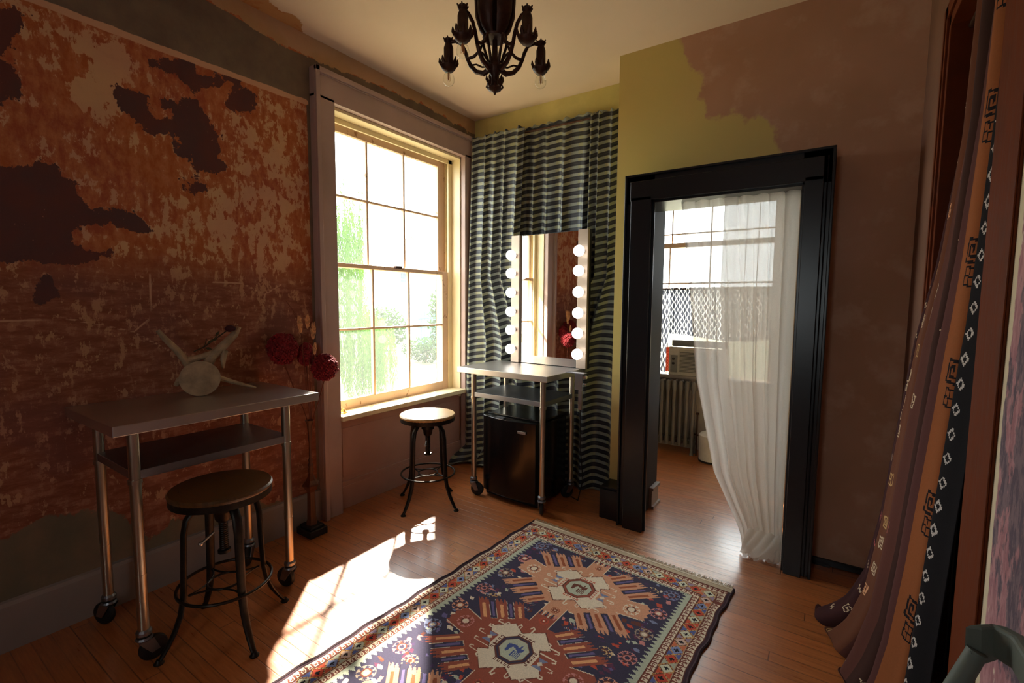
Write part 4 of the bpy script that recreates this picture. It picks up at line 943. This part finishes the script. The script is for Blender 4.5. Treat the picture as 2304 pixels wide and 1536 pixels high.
# ---------------------------------------------------------------- chandelier
def chandelier():
    t = thing('chandelier', 'dark bronze chandelier with five drooping arms and clear filament bulbs', 'chandelier', (1.655, 1.518, 0))
    b = MB().lathe([(.0001, 2.243), (.004, 2.246), (.006, 2.254), (.024, 2.262), (.027, 2.268), (.020, 2.276), (.013, 2.285), (.012, 2.31), (.020, 2.322), (.030, 2.338), (.028, 2.352), (.018, 2.366), (.011, 2.385), (.009, 2.46), (.012, 2.50), (.010, 2.80)], 24)
    for i in range(7):
        a = 2*PI*i/7; b.tube([(.020*math.cos(a), .020*math.sin(a), 2.266), (.032*math.cos(a), .032*math.sin(a), 2.276), (.027*math.cos(a), .027*math.sin(a), 2.290)], [.005, .004, .002], 6)
    b.build('centre_stem', BRONZE, t, smooth=True)
    b = MB()
    for i in range(5):
        a = 2*PI*i/5+.9; ca, sa = math.cos(a), math.sin(a)
        b.tube([(r*ca, r*sa, z) for r, z in ((.028, 2.452), (.050, 2.485), (.062, 2.53), (.064, 2.60), (.058, 2.67), (.035, 2.73), (.012, 2.75))], [.014, .026, .033, .036, .030, .018, .006], 10, flat=.42, upv=(-sa, ca, 0))
    b.lathe([(.020, 2.442), (.045, 2.446), (.048, 2.453), (.020, 2.46)], 20)
    b.build('leaf_body', BRONZE, t, smooth=True)
    b = MB(); n = 14
    for i in range(n):
        z = 2.79+i*.0205
        b.tube([(.008*math.cos(u)*(1 if i % 2 else 0)+.0, .008*math.cos(u)*(0 if i % 2 else 1), z+.014*math.sin(u)) for u in np.linspace(0, 2*PI, 13)[:-1]], .0022, 5, closed=True)
    b.build('chain', BRONZE, t, smooth=True)
    MB().lathe([(.012, 3.055), (.05, 3.065), (.06, 3.083), (.06, 3.086)], 24).build('ceiling_canopy', BRONZE, t, smooth=True)
    GB = mat_glass_thin('clear_bulb_glass'); FIL = M('amber_filament', (214, 150, 90), .4)
    cam_a = math.atan2(0-1.518, 2.769-1.655)
    for i in range(5):
        a = cam_a+PI/5+2*PI*i/5; ca, sa = math.cos(a), math.sin(a)
        pts = [(.018, 2.342), (.045, 2.328), (.075, 2.338), (.098, 2.362), (.112, 2.392), (.120, 2.418), (.135, 2.447), (.160, 2.462), (.182, 2.462), (.19, 2.452)]
        b = MB().tube([(r*ca, r*sa, z) for r, z in pts], [.010, .011, .009, .008, .007, .007, .0065, .007, .007, .007], 8)
        b.tube([(r*ca, r*sa, z) for r, z in ((.112, 2.39), (.085, 2.395), (.060, 2.415), (.048, 2.445))], [.006, .006, .005, .005], 8)
        b.tube([(r*ca, r*sa, z) for r, z in ((.024, 2.345), (.030, 2.38), (.043, 2.42), (.050, 2.45))], [.006, .0055, .005, .005], 8)
        b.tube([(r*ca, r*sa, z) for r, z in ((.10, 2.365), (.075, 2.365), (.05, 2.352), (.028, 2.352))], .0035, 6)
        arm = b.build('arm', BRONZE, t, smooth=True)
        cx, cy = .19*ca, .19*sa
        b = MB().lathe([(.006, 2.478), (.015, 2.474), (.018, 2.466), (.012, 2.458), (.016, 2.448), (.0185, 2.44), (.019, 2.392), (.026, 2.382), (.031, 2.372), (.026, 2.362), (.016, 2.352), (.0001, 2.350)], 20, (cx, cy, 0))
        for k in range(8):
            u = 2*PI*k/8; b.tube([(cx+.027*math.cos(u), cy+.027*math.sin(u), 2.374), (cx+.034*math.cos(u), cy+.034*math.sin(u), 2.386), (cx+.035*math.cos(u), cy+.035*math.sin(u), 2.400)], [.007, .006, .002], 6)
        for k in range(6):
            u = 2*PI*k/6; b.tube([(cx+.014*math.cos(u), cy+.014*math.sin(u), 2.468), (cx+.021*math.cos(u), cy+.021*math.sin(u), 2.476)], [.005, .002], 5)
        sk = b.build('candle_socket', BRONZE, arm, smooth=True)
        if i in (0, 2):   # empty sockets
            continue
        MB().lathe([(.009, 2.352), (.012, 2.346), (.019, 2.338), (.0225, 2.325), (.0215, 2.313), (.015, 2.303), (.006, 2.2985), (.0001, 2.298)], 24, (cx, cy, 0), cap=False).build('clear_bulb', GB, arm, smooth=True)
        fb = MB()
        for k in range(4):
            u = 2*PI*k/4+.4; fb.tube([(cx+.004*math.cos(u), cy+.004*math.sin(u), 2.348), (cx+.0065*math.cos(u), cy+.0065*math.sin(u), 2.316)], .0011, 5)
        fb.tube([(cx, cy, 2.352), (cx, cy, 2.322)], .0016, 5)
        fb.build('filament', FIL, arm)
chandelier()

# ---------------------------------------------------------------- floor vase with dried flowers
WOODV = mat_wood_seat('carved_dark_wood', (70, 40, 24), (112, 66, 36), .4)
vs = thing('floor_vase', 'tall carved wooden candlestick vase on a black foot standing between the table and window', 'vase', (.13, 1.68, 0))
MB().box((-.075, -.06, 0), (.075, .06, .045)).box((-.06, -.048, .045), (.06, .048, .062)).build('base_block', RUBBER, vs, bevel=.005)
MB().lathe([(.034, .062), (.033, .085), (.028, .10), (.024, .27), (.032, .285), (.054, .315), (.050, .325), (.030, .345), (.018, .375), (.014, .39)], 6, a0=.3).build('hexagonal_column', WOODV, vs)
MB().lathe([(.012, .385), (.019, .405), (.012, .425), (.017, .438), (.010, .455), (.014, .468), (.007, .485), (.006, .57), (.009, .60), (.011, .625), (.012, .66), (.016, .70), (.024, .716), (.026, .722), (.020, .721), (.012, .70)], 20, cap=False).build('turned_neck', WOODV, vs, smooth=True)
RED = M('crimson_cockscomb', (132, 14, 26), .8, var=.35, scale=60); STEM = M('dry_stem', (110, 52, 30), .8)
def bloom(center, r, label, seed, sc=(1, 1, 1), base=(.136, 1.685, .70)):
    rr = random.Random(seed); c = Vector(center)
    t = thing('dried_bloom', label, 'flower', base, 0, 'crimson dried blooms in the floor vase'); B = Vector(base)
    b = MB(); cc = c-B
    b.ball(cc, r*.82, 16, 12, sc=sc)
    n = 430; g = PI*(3-5**.5)
    for i in range(n):
        zz_ = 1-2*(i+.5)/n; q = math.sqrt(1-zz_*zz_); th = g*i
        d = Vector((math.cos(th)*q, math.sin(th)*q, zz_)); lump = 1+.10*math.sin(7*d.x+seed)*math.cos(6*d.z+2*seed)+rr.uniform(-.07, .06)
        p = cc+Vector((d.x*sc[0], d.y*sc[1], d.z*sc[2]))*r*.88*lump; s_ = rr.uniform(.006, .0105)
        b.ball(p, s_, 6, 4, sc=(1, 1, rr.uniform(.6, 1.2)))
    o = b.build('flower_head', RED, t, smooth=False)
    bot = cc-Vector((0, 0, r*.7*sc[2])); mid = bot*.55+Vector((0, 0, -.02)); b = MB().tube([(0, 0, -.05), mid*.5, mid, bot], [.0028, .0028, .003, .004], 6); b.build('stem', STEM, t, smooth=True)
bloom((.075, 1.556, 1.170), .088, 'crimson dried bloom nearest the red wall, the left and largest of the three', 1, (.95, 1.0, 1.12))
bloom((.185, 1.760, 1.045), .080, 'crimson dried bloom overlapping the window casing, lowest of the three', 2, (1, 1, 1.08))
bloom((.085, 1.700, 1.125), .058, 'crimson dried bloom half hidden behind the grass plumes, between the other two', 3, (.9, .9, 1.25))
GRASS = M('pale_dried_grass', (222, 170, 120), .85, var=.25, scale=60)
def plume(tip, label, seed, l=.09, w=.013, base=(.136, 1.685, .70)):
    rr = random.Random(seed); B = Vector(base); T = Vector(tip)-B
    t = thing('dried_grass', label, 'dried grass', base, 0, 'dried grasses in the floor vase')
    MB().tube([(0, 0, -.04), T*.35+Vector((0, .006, 0)), T*.7, T-T.normalized()*l*.6], .0016, 5).build('stem', STEM, t)
    d = T.normalized(); b = MB().tube([T-d*l, T-d*l*.5, T], [.002, w*.5, .002], 6)
    for i in range(90):
        f = rr.random(); p = T-d*l*(1-f); u = rr.uniform(0, 6.28); q = Vector((math.cos(u), math.sin(u), .5)).normalized()*w*(.5+.9*math.sin(PI*min(1, f*.9+.1)))
        b.tube([p, p+q*.7+d*.004, p+q+d*.014], [.0028, .0022, .0005], 4)
    b.build('plume', GRASS, t)
plume((.118, 1.640, 1.352), 'feathery pale grass plume in the vase, leaning toward the red wall', 5)
plume((.125, 1.690, 1.360), 'feathery pale grass plume in the vase, upright against the casing', 6, .075)
plume((.150, 1.712, 1.315), 'tall pale grass plume in the vase just right of the other two', 7, .095, .014)
plume((.180, 1.700, 1.190), 'short pale grass plume in front of the crimson blooms', 8, .06, .010)
tw = MB().tube([(.136, 1.685, .68), (.13, 1.66, 1.0), (.12, 1.650, 1.25), (.105, 1.630, 1.37), (.075, 1.585, 1.455)], [.0025, .0022, .002, .002, .0015], 6).tube([(.112, 1.64, 1.33), (.09, 1.615, 1.39)], .0015, 5)
tw.build('dried_twig', STEM, smooth=True); tag(bpy.data.objects['dried_twig'], 'thin bare twig rising highest out of the wooden floor vase', 'twig')

# ---------------------------------------------------------------- vertebra bone and dried rose on the table
BONE = M('weathered_bone', (168, 144, 114), .8, var=.25, scale=18, bmp=.6)
bn = thing('vertebra_bone', 'large weathered vertebra bone with a round pale face lying on the long steel table', 'bone', (.19, 1.06, .983), math.atan2(-1.06, 2.58))
# local +x faces the camera side, local y runs left-right
MB().tube([(-.05, 0, .088), (-.035, 0, .088), (.0, 0, .088), (.028, 0, .088), (.036, 0, .088), (.040, 0, .088)], [.072, .076, .074, .086, .086, .072], 40, upv=(0, 0, 1)).build('centrum', BONE, bn, smooth=True)
def wing(pts, rad, nm, flat=.45, upv=(1, 0, 0)):
    MB().tube(pts, rad, 12, flat=flat, upv=upv).build(nm, BONE, bn, smooth=True)
wing([(-.02, -.035, .12), (-.03, -.06, .18), (-.03, -.095, .235), (-.03, -.135, .285), (-.03, -.160, .325)], [.030, .030, .026, .022, .016], 'process', .6)
wing([(-.02, .02, .125), (-.03, .055, .19), (-.03, .10, .235), (-.03, .155, .295), (-.03, .178, .335)], [.034, .034, .030, .026, .016], 'process', .7)
wing([(-.03, .10, .125), (-.03, .102, .17), (-.03, .110, .215)], [.010, .022, .026], 'process', .6)
wing([(-.03, -.05, .17), (-.03, 0, .185), (-.03, .055, .20)], [.026, .022, .026], 'neural_arch', .7)
wing([(-.03, .06, .085), (-.03, .13, .055), (-.03, .20, .028), (-.03, .245, .012)], [.030, .022, .014, .010], 'process', .5)
wing([(-.04, -.05, .09), (-.06, -.085, .075), (-.07, -.10, .05)], [.03, .026, .018], 'process', .6)
rs = thing('dried_rose', 'single dried dark rose lying across the top of the vertebra bone', 'flower', (.205, 1.08, 1.19), math.atan2(-1.06, 2.58))
MB().tube([(.0, -.045, .012), (.01, 0, .035), (.01, .05, .075), (.01, .095, .110)], .0028, 6).tube([(.01, .0, .035), (.012, .01, .075)], .0018, 5).tube([(.01, .03, .06), (.012, .06, .095)], .0018, 5).build('stem', M('dark_dry_stem', (52, 44, 26), .8), rs)
b = MB()
for i, (y, z, u) in enumerate(((.01, .05, .6), (.025, .065, .2), (.045, .085, .9), (.0, .03, -.3))):
    b.add([(.012, y, z), (.014, y+.016*math.cos(u)-.007*math.sin(u), z+.016*math.sin(u)+.007*math.cos(u)), (.010, y+.034*math.cos(u), z+.034*math.sin(u)), (.014, y+.016*math.cos(u)+.007*math.sin(u), z+.016*math.sin(u)-.007*math.cos(u))], [(0, 1, 2, 3)])
b.build('dry_leaf', M('dry_leaf', (70, 62, 36), .8), rs, solid=.001)
DR = M('dark_rose_petal', (60, 14, 24), .8)
b = MB().ball((.01, .112, .122), .020, 14, 10, sc=(1, 1.3, .75))
for i in range(7):
    u = i*2*PI/7; b.ball((.01+.010*math.cos(u), .110, .122+.008*math.sin(u)), .012, 8, 6, sc=(1, 1.5, .8))
b.build('flower_head', DR, rs, smooth=True)

# small dried curl on the window sill
b = MB(); rr = random.Random(2)
for i in range(9):
    u = rr.uniform(0, 6.28); r0 = rr.uniform(.01, .03)
    b.tube([(0, 0, .012), (.5*r0*math.cos(u), .5*r0*math.sin(u), .012+rr.uniform(.004, .02)), (r0*math.cos(u), r0*math.sin(u), rr.uniform(.006, .03)), (r0*1.1*math.cos(u+.5), r0*1.1*math.sin(u+.5), .006)], [.006, .007, .005, .002], 6)
b.ball((0, 0, .009), .012, 8, 6)
o = b.build('dried_flower', M('golden_dry_petal', (200, 160, 96), .7, var=.3, scale=60), smooth=True); o.location = (-.02, 2.045, .675)
tag(o, 'little curled golden dried flower lying on the big window sill', 'flower')

# ---------------------------------------------------------------- grey green spindle chair, near right
CH = mat_oldpaint('grey_green_paint', (92, 98, 88), (40, 44, 44), .62, .6)
ch = thing('spindle_chair', 'weathered grey green spindle back chair beside the scraped mauve wall', 'chair', (2.62, .80, 0))
P = lambda x, y, z: (x-2.62, y-.80, z)
arcp = [(2.998, 1.068), (3.030, 1.086), (3.052, 1.055), (3.056, .94), (3.056, .74), (3.045, .60), (3.005, .53)]
vsx = []; fsx = []
for i, (x, y) in enumerate(arcp):
    f = i/6; lo = .858+(.0 if 0 < i < 6 else -.012)+.010*math.sin(PI*f); hi = .912+.012*math.sin(PI*f)
    for dx, z in ((-.014, lo), (-.016, hi), (.006, hi+.004), (.010, lo)): vsx.append(P(x+dx, y, z))
for i in range(6):
    for k in range(4): fsx.append((i*4+k, i*4+(k+1) % 4, (i+1)*4+(k+1) % 4, (i+1)*4+k))
fsx += [(3, 2, 1, 0), (24, 25, 26, 27)]
MB().add(vsx, fsx).build('crest_rail', CH, ch, bevel=.006)
for k, (y0, y1) in enumerate(((1.062, .985), (.54, .615))):
    MB().tube([P(3.0, y0, .875), P(2.93, (y0+y1)/2+.006*(1 if k == 0 else -1), .68), P(2.85, y1, .445)], [.014, .018, .015], 12).build('back_post', CH, ch, smooth=True)
for i in range(5):
    f = (i+1)/6; y0 = 1.062+(.54-1.062)*f; y1 = .96+(.64-.96)*f; bow = .022*math.sin(PI*f)
    MB().tube([P(3.005+bow, y0, .87), P(2.935+bow, (y0+y1)/2, .68), P(2.86, y1, .445)], [.0085, .011, .009], 10).build('spindle', CH, ch, smooth=True)
MB().prism([(2.41-2.62, -.19), (2.40-2.62, 0), (2.41-2.62, .19), (2.46-2.62, .225), (2.84-2.62, .20), (2.88-2.62, .16), (2.88-2.62, -.16), (2.84-2.62, -.20), (2.46-2.62, -.225)], 2, .415, .45).build('seat', CH, ch, bevel=.008)
for sx, sy in ((-1, -1), (-1, 1), (1, -1), (1, 1)):
    MB().tube([(.0+sx*.15, sy*.15, .416), (sx*.17, sy*.17, .25), (sx*.205, sy*.20, .001)], [.014, .018, .012], 12).build('leg', CH, ch, smooth=True)
MB().tube([(-.172, -.168, .22), (.172, -.168, .22)], .009, 8).tube([(-.172, .168, .22), (.172, .168, .22)], .009, 8).tube([(0, -.168, .22), (0, .168, .22)], .009, 8).build('stretcher', CH, ch, smooth=True)

# ---------------------------------------------------------------- back room
RAD = M('radiator_paint', (112, 108, 104), .5, .2)
rd = thing('radiator', 'old cast iron column radiator under the back room window', 'radiator', (.96, 4.72, 0))
for i in range(13):
    x = .03+i*.06
    b = MB().lathe([(.017, .08), (.022, .12), (.017, .16), (.017, .60), (.024, .66), (.020, .70), (.006, .715)], 10, (x, -.045, 0)).lathe([(.017, .08), (.022, .12), (.017, .16), (.017, .60), (.024, .66), (.020, .70), (.006, .715)], 10, (x, .045, 0))
    b.box((x-.012, -.05, .62), (x+.012, .05, .70)).box((x-.012, -.05, .09), (x+.012, .05, .15))
    if i in (0, 12): b.lathe([(.02, 0), (.014, .03), (.014, .09)], 10, (x, -.045, 0)).lathe([(.02, 0), (.014, .03), (.014, .09)], 10, (x, .045, 0))
    b.build('radiator_section', RAD, rd, smooth=True)
MB().tube([(.0, 0, .13), (.78, 0, .13)], .012, 8).build('pipe', RAD, rd, smooth=True)
MB().tube([(.76, 0, .20), (.80, -.02, .20)], .008, 8).lathe([(.012, .40), (.018, .41), (.012, .42)], 10, (.79, -.03, 0)).tube([(.79, -.03, 0), (.79, -.03, .40)], .007, 8).build('valve', BRONZE, rd, smooth=True)
struct(MB().box((1.05, 4.80, .715), (2.4, 4.90, .745)).build('trim_3', BASE))
AC = M('beige_appliance_plastic', (176, 168, 154), .5)
ac = thing('air_conditioner', 'beige window air conditioner resting on the back room sill', 'air conditioner', (1.43, 4.80, .746))
MB().box((0, 0, 0), (.52, .30, .285)).build('housing', AC, ac, bevel=.008)
MB().box((.10, -.008, .03), (.50, .001, .255)).build('grille_frame', AC, ac, bevel=.003)
b = MB()
for i in range(15): b.box((.11, -.014, .04+i*.0135), (.49, -.007, .046+i*.0135))
b.build('grille_slats', M('grille_grey', (90, 86, 78), .6), ac)  # slats in a darker grey than the housing
MB().box((.02, -.006, .03), (.085, .001, .20)).build('control_panel', M('panel_grey', (110, 106, 100), .5), ac)
for z in (.12, .165): MB().tube([(.05, -.006, z), (.05, -.022, z)], .013, 12).build('knob', RUBBER, ac, smooth=True)
MB().box((0, .10, .286), (.52, .14, .345)).build('filler_panel', M('accordion_filler', (70, 66, 60), .7), ac)
def ogee(w_, h_, W=.062, Pp=.098):
    C = Canvas(w_, h_, .0045, (52, 54, 62))
    f = np.cos(2*PI*C.X/W)-.82*np.cos(2*PI*C.Y/Pp); gx = np.hypot(2*PI/W*np.sin(2*PI*C.X/W), .82*2*PI/Pp*np.sin(2*PI*C.Y/Pp))+12
    C.a[np.abs(f)/gx < .0042] = lin((226, 224, 220)); return C
OG = painted('ogee_cotton', .9); OG.node_tree.nodes['Principled BSDF'].inputs['Transmission Weight'].default_value = 0
# let daylight glow through the thin cotton
_nt = OG.node_tree; _tr = _nt.nodes.new('ShaderNodeBsdfTranslucent'); _mx = _nt.nodes.new('ShaderNodeMixShader'); _mx.inputs[0].default_value = .5
_at = _nt.nodes.new('ShaderNodeAttribute'); _at.attribute_name = 'col'; _nt.links.new(_at.outputs['Color'], _tr.inputs[0])
_nt.links.new(_nt.nodes['Principled BSDF'].outputs[0], _mx.inputs[1]); _nt.links.new(_tr.outputs[0], _mx.inputs[2]); _nt.links.new(_mx.outputs[0], _nt.nodes['Material Output'].inputs[0])
def cafe(label, x0, x1, ztop, zbot, cw, y):
    C = ogee(cw, ztop-zbot if not callable(zbot) else .62)
    h_ = C.ny*C.c; s = np.linspace(0, 1, C.nx+1); t = np.linspace(0, 1, C.ny+1); S, T = np.meshgrid(s, t)
    zb = zbot(S) if callable(zbot) else zbot
    X = x0+S*(x1-x0); Z = ztop-T*(ztop-zb); Yy = y-.014*np.sin(2*PI*S*(cw/.11))*(.4+.6*T)-.0*T
    o = gridmesh('cafe_curtain', np.stack([X, Yy, Z], -1), OG, fcol=C.a); tag(o, label, 'curtain', 'ogee patterned cafe curtains in the back room')
cafe('long black and white ogee cafe curtain reaching the sill left of the air conditioner', 1.12, 1.392, 1.62, .76, .40, 4.885)
cafe('black and white ogee cafe curtain draped above the air conditioner', 1.40, 2.34, 1.62, lambda S: 1.13+.025*np.cos(S*5), 1.35, 4.87)
tag(MB().tube([(1.08, 4.875, 1.605), (2.38, 4.875, 1.605)], .007, 8).build('curtain_rod', BRONZE, smooth=True), 'thin rod holding the ogee cafe curtains across the back room window', 'curtain rod')
C_ = Canvas(.06, .25, .004, (196, 92, 66)); f_ = np.cos(2*PI*C_.X/.02)-.8*np.cos(2*PI*C_.Y/.03); C_.a[np.abs(f_) < .25] = lin((236, 190, 160))
s_, t_ = np.meshgrid(np.linspace(0, 1, C_.nx+1), np.linspace(0, 1, C_.ny+1))
o = gridmesh('patterned_towel', np.stack([1.385+s_*.055, 4.862-.004*np.sin(9*s_), 1.02-t_*.25], -1), OG, fcol=C_.a, solid=.002)
tag(o, 'small red and white patterned cloth strip hanging between cafe curtain and air conditioner', 'cloth')
bi = thing('waste_bin', 'small white lidded waste bin on the back room floor beside the radiator', 'bin', (1.90, 4.60, 0))
WH = M('white_enamel', (206, 200, 190), .4)
MB().lathe([(.105, 0), (.108, .012), (.108, .018)], 28).build('base_ring', RUBBER, bi, smooth=True)
MB().lathe([(.104, .018), (.108, .235)], 28).build('body', WH, bi, smooth=True)
MB().lathe([(.110, .236), (.110, .247), (.09, .265), (.04, .276), (.0001, .278)], 28, cap=False).build('lid', WH, bi, smooth=True)

# ---------------------------------------------------------------- outdoors
G0 = -.7
def ground():
    m, nt, lk, bs = newmat('dry_lawn'); n = noise(nt, lk, 1.5, 6, .6)
    lk.new(mixc(nt, lk, ramp(nt, lk, n, .4, .6), lin((104, 104, 70)), lin((128, 122, 96))), bs.inputs['Base Color']); bs.inputs['Roughness'].default_value = .95
    struct(MB().add([(-70, -30, G0), (-.3, -30, G0), (-.3, 80, G0), (-70, 80, G0)], [(0, 1, 2, 3)]).add([(-.3, 5.2, G0), (60, 5.2, G0), (60, 80, G0), (-.3, 80, G0)], [(0, 1, 2, 3)]).build('ground', m))
ground()
def leafmat(name, c):
    m = bpy.data.materials.new(name); m.use_nodes = True; nt = m.node_tree.nodes; lk = m.node_tree.links; bs = nt['Principled BSDF']
    n = noise(nt, lk, 3, 3); cc = mixc(nt, lk, n, tuple(x*.7 for x in lin(c)), lin(c)); lk.new(cc, bs.inputs['Base Color']); bs.inputs['Roughness'].default_value = .7
    t = nt.new('ShaderNodeBsdfTranslucent'); lk.new(cc, t.inputs[0]); mx = nt.new('ShaderNodeMixShader'); mx.inputs[0].default_value = .5
    lk.new(bs.outputs[0], mx.inputs[1]); lk.new(t.outputs[0], mx.inputs[2]); lk.new(mx.outputs[0], nt['Material Output'].inputs[0]); return m
WILLOW = leafmat('willow_leaf', (78, 116, 34)); LEAF = leafmat('tree_leaf', (48, 76, 30)); BARK = M('bark', (96, 76, 58), .9)
def leafcloud(mb, rr, c, r, n, size, droop=0.0):
    for i in range(n):
        d = Vector((rr.gauss(0, 1), rr.gauss(0, 1), rr.gauss(0, 1))).normalized()*rr.random()**.4; p = Vector((c[0]+d.x*r[0], c[1]+d.y*r[1], c[2]+d.z*r[2]))
        a = Vector((rr.uniform(-1, 1), rr.uniform(-1, 1), rr.uniform(-1, 1)-droop)).normalized()*size; b_ = a.cross(Vector((rr.uniform(-1, 1), rr.uniform(-1, 1), rr.uniform(-1, 1)))).normalized()*size*.35
        mb.add([p-a, p+b_, p+a, p-b_], [(0, 1, 2, 3)])
def willow():
    rr = random.Random(21); t = thing('willow_tree', 'weeping willow with long green strands close outside the big window', 'tree', (-5.6, 5.6, G0))
    MB().tube([(0, 0, 0), (.05, .05, 1.2), (0, .0, 2.4), (.1, -.1, 3.4)], [.12, .10, .08, .05], 10).build('trunk', BARK, t, smooth=True)
    b = MB()
    for i in range(430):
        x = rr.uniform(-1.1, 1.2); q = rr.uniform(.66, .90); y = (2.77-(x-5.6))*q-5.6; top = 4.3-.9*abs(q-.7)/.1*.3+rr.uniform(-.7, .2); bot = rr.uniform(.0, .7)
        if q > .80: top = 1.9+rr.uniform(-.4, .3)-(q-.8)*6
        z = top; px, py = x, y
        while z > bot:
            px += rr.gauss(0, .012); py += rr.gauss(0, .012)
            for k in range(2):
                u = rr.uniform(0, 6.28); dx, dy = math.cos(u)*.05, math.sin(u)*.05
                b.add([(px, py, z), (px+dx*.5-dy*.15, py+dy*.5+dx*.15, z-.03), (px+dx, py+dy, z-.12), (px+dx*.5+dy*.15, py+dy*.5-dx*.15, z-.03)], [(0, 1, 2, 3)])
            z -= .075
    b.build('foliage', WILLOW, t)
willow()
def tree(label, loc, ht, crown, n, seed, name='added_shade_tree', size=.09, mat=None):
    rr = random.Random(seed); t = thing(name, label, 'tree' if 'tree' in name else 'shrub', loc)
    MB().tube([(0, 0, 0), (.05, .04, ht*.4), (0, 0, ht*.75)], [.03+ht*.02, .02+ht*.015, .02], 8).build('trunk', BARK, t, smooth=True)
    b = MB()
    for c, r, k in crown: leafcloud(b, rr, c, r, int(n*k), size)
    b.build('foliage', mat or LEAF, t)
tree('tall leafy tree added out of view to shade the upper panes of the big window', (-5.0, 10.4, G0), 7.6, [((.25, -2.6, 10.2), (1.4, 1.3, 1.3), 1.0), ((0, -.3, 7.6), (1.3, 1.2, 1.3), .6)], 5200, 5, size=.13)  # added unseen tree, crown placed to block sun above the lower sash
tree('loose green shrub outside, seen through the lower right pane', (-6.8, 10.6, G0), 2.4, [((0, 0, 1.6), (.6, .45, 1.15), 1.0)], 1500, 8, 'shrub', .08)
tree('low rounded shrub outside on the lawn edge, below the teal fence', (-9.2, 12.2, G0), .7, [((0, 0, .45), (1.1, .6, .45), 1.0)], 1600, 9, 'shrub', .07)
tree('pale green bush in front of the white house', (-12, 12.6, G0), 1.6, [((0, 0, 1.1), (1.3, .9, .9), 1.0)], 1800, 10, 'shrub', .1)
WHT = M('white_clapboard', (236, 232, 226), .8); ROOF = M('grey_shingle', (150, 146, 150), .9)
hs = thing('house', 'white clapboard house with a gabled roof far beyond the garden', 'house', (-33, 31, G0))
b = MB().box((-4, -5, 0), (3, 6, 5.2)); b.prism([(-5, 5.2), (6, 5.2), (.5, 8.2)], 0, -4, 3)
b.build('walls', WHT, hs)
b = MB().add([(-4.3, -5.4, 5.0), (3.3, -5.4, 5.0), (3.3, .5, 8.3), (-4.3, .5, 8.3)], [(0, 1, 2, 3)]).add([(-4.3, 6.4, 5.0), (3.3, 6.4, 5.0), (3.3, .5, 8.3), (-4.3, .5, 8.3)], [(3, 2, 1, 0)]); b.build('roof', ROOF, hs, solid=.12)
WG = M('dark_window_glass', (64, 70, 78), .2)
for y, z in ((-.9, 2.5), (.1, 2.5), (3.2, 2.4), (-3.2, 2.4), (-.4, 4.2)): MB().box((3.0, y-.28, z-.6), (3.04, y+.28, z-.04)).box((3.0, y-.28, z+.04), (3.04, y+.28, z+.6)).build('window', WG, hs)
fe = thing('garden_fence', 'teal wooden fence at the far edge of the lawn', 'fence', (-13, 17, G0))
b = MB()
for i in range(14): b.box((-.02, -1.4+i*.22, 0), (.02, -1.4+i*.22+.205, 1.75))
b.build('board_panel', M('teal_boards', (86, 160, 150), .8), fe)
MB().box((.02, -1.4, .3), (.06, 1.68, .4)).box((.02, -1.4, 1.4), (.06, 1.68, 1.5)).build('rail', M('teal_rail', (80, 150, 142), .8), fe)
po = MB().tube([(-2.05, 3.75, G0), (-2.45, 3.62, 1.02)], .028, 10).build('leaning_pole', WHT, smooth=True)
tag(po, 'white painted pole leaning outside the lower left pane', 'pole')
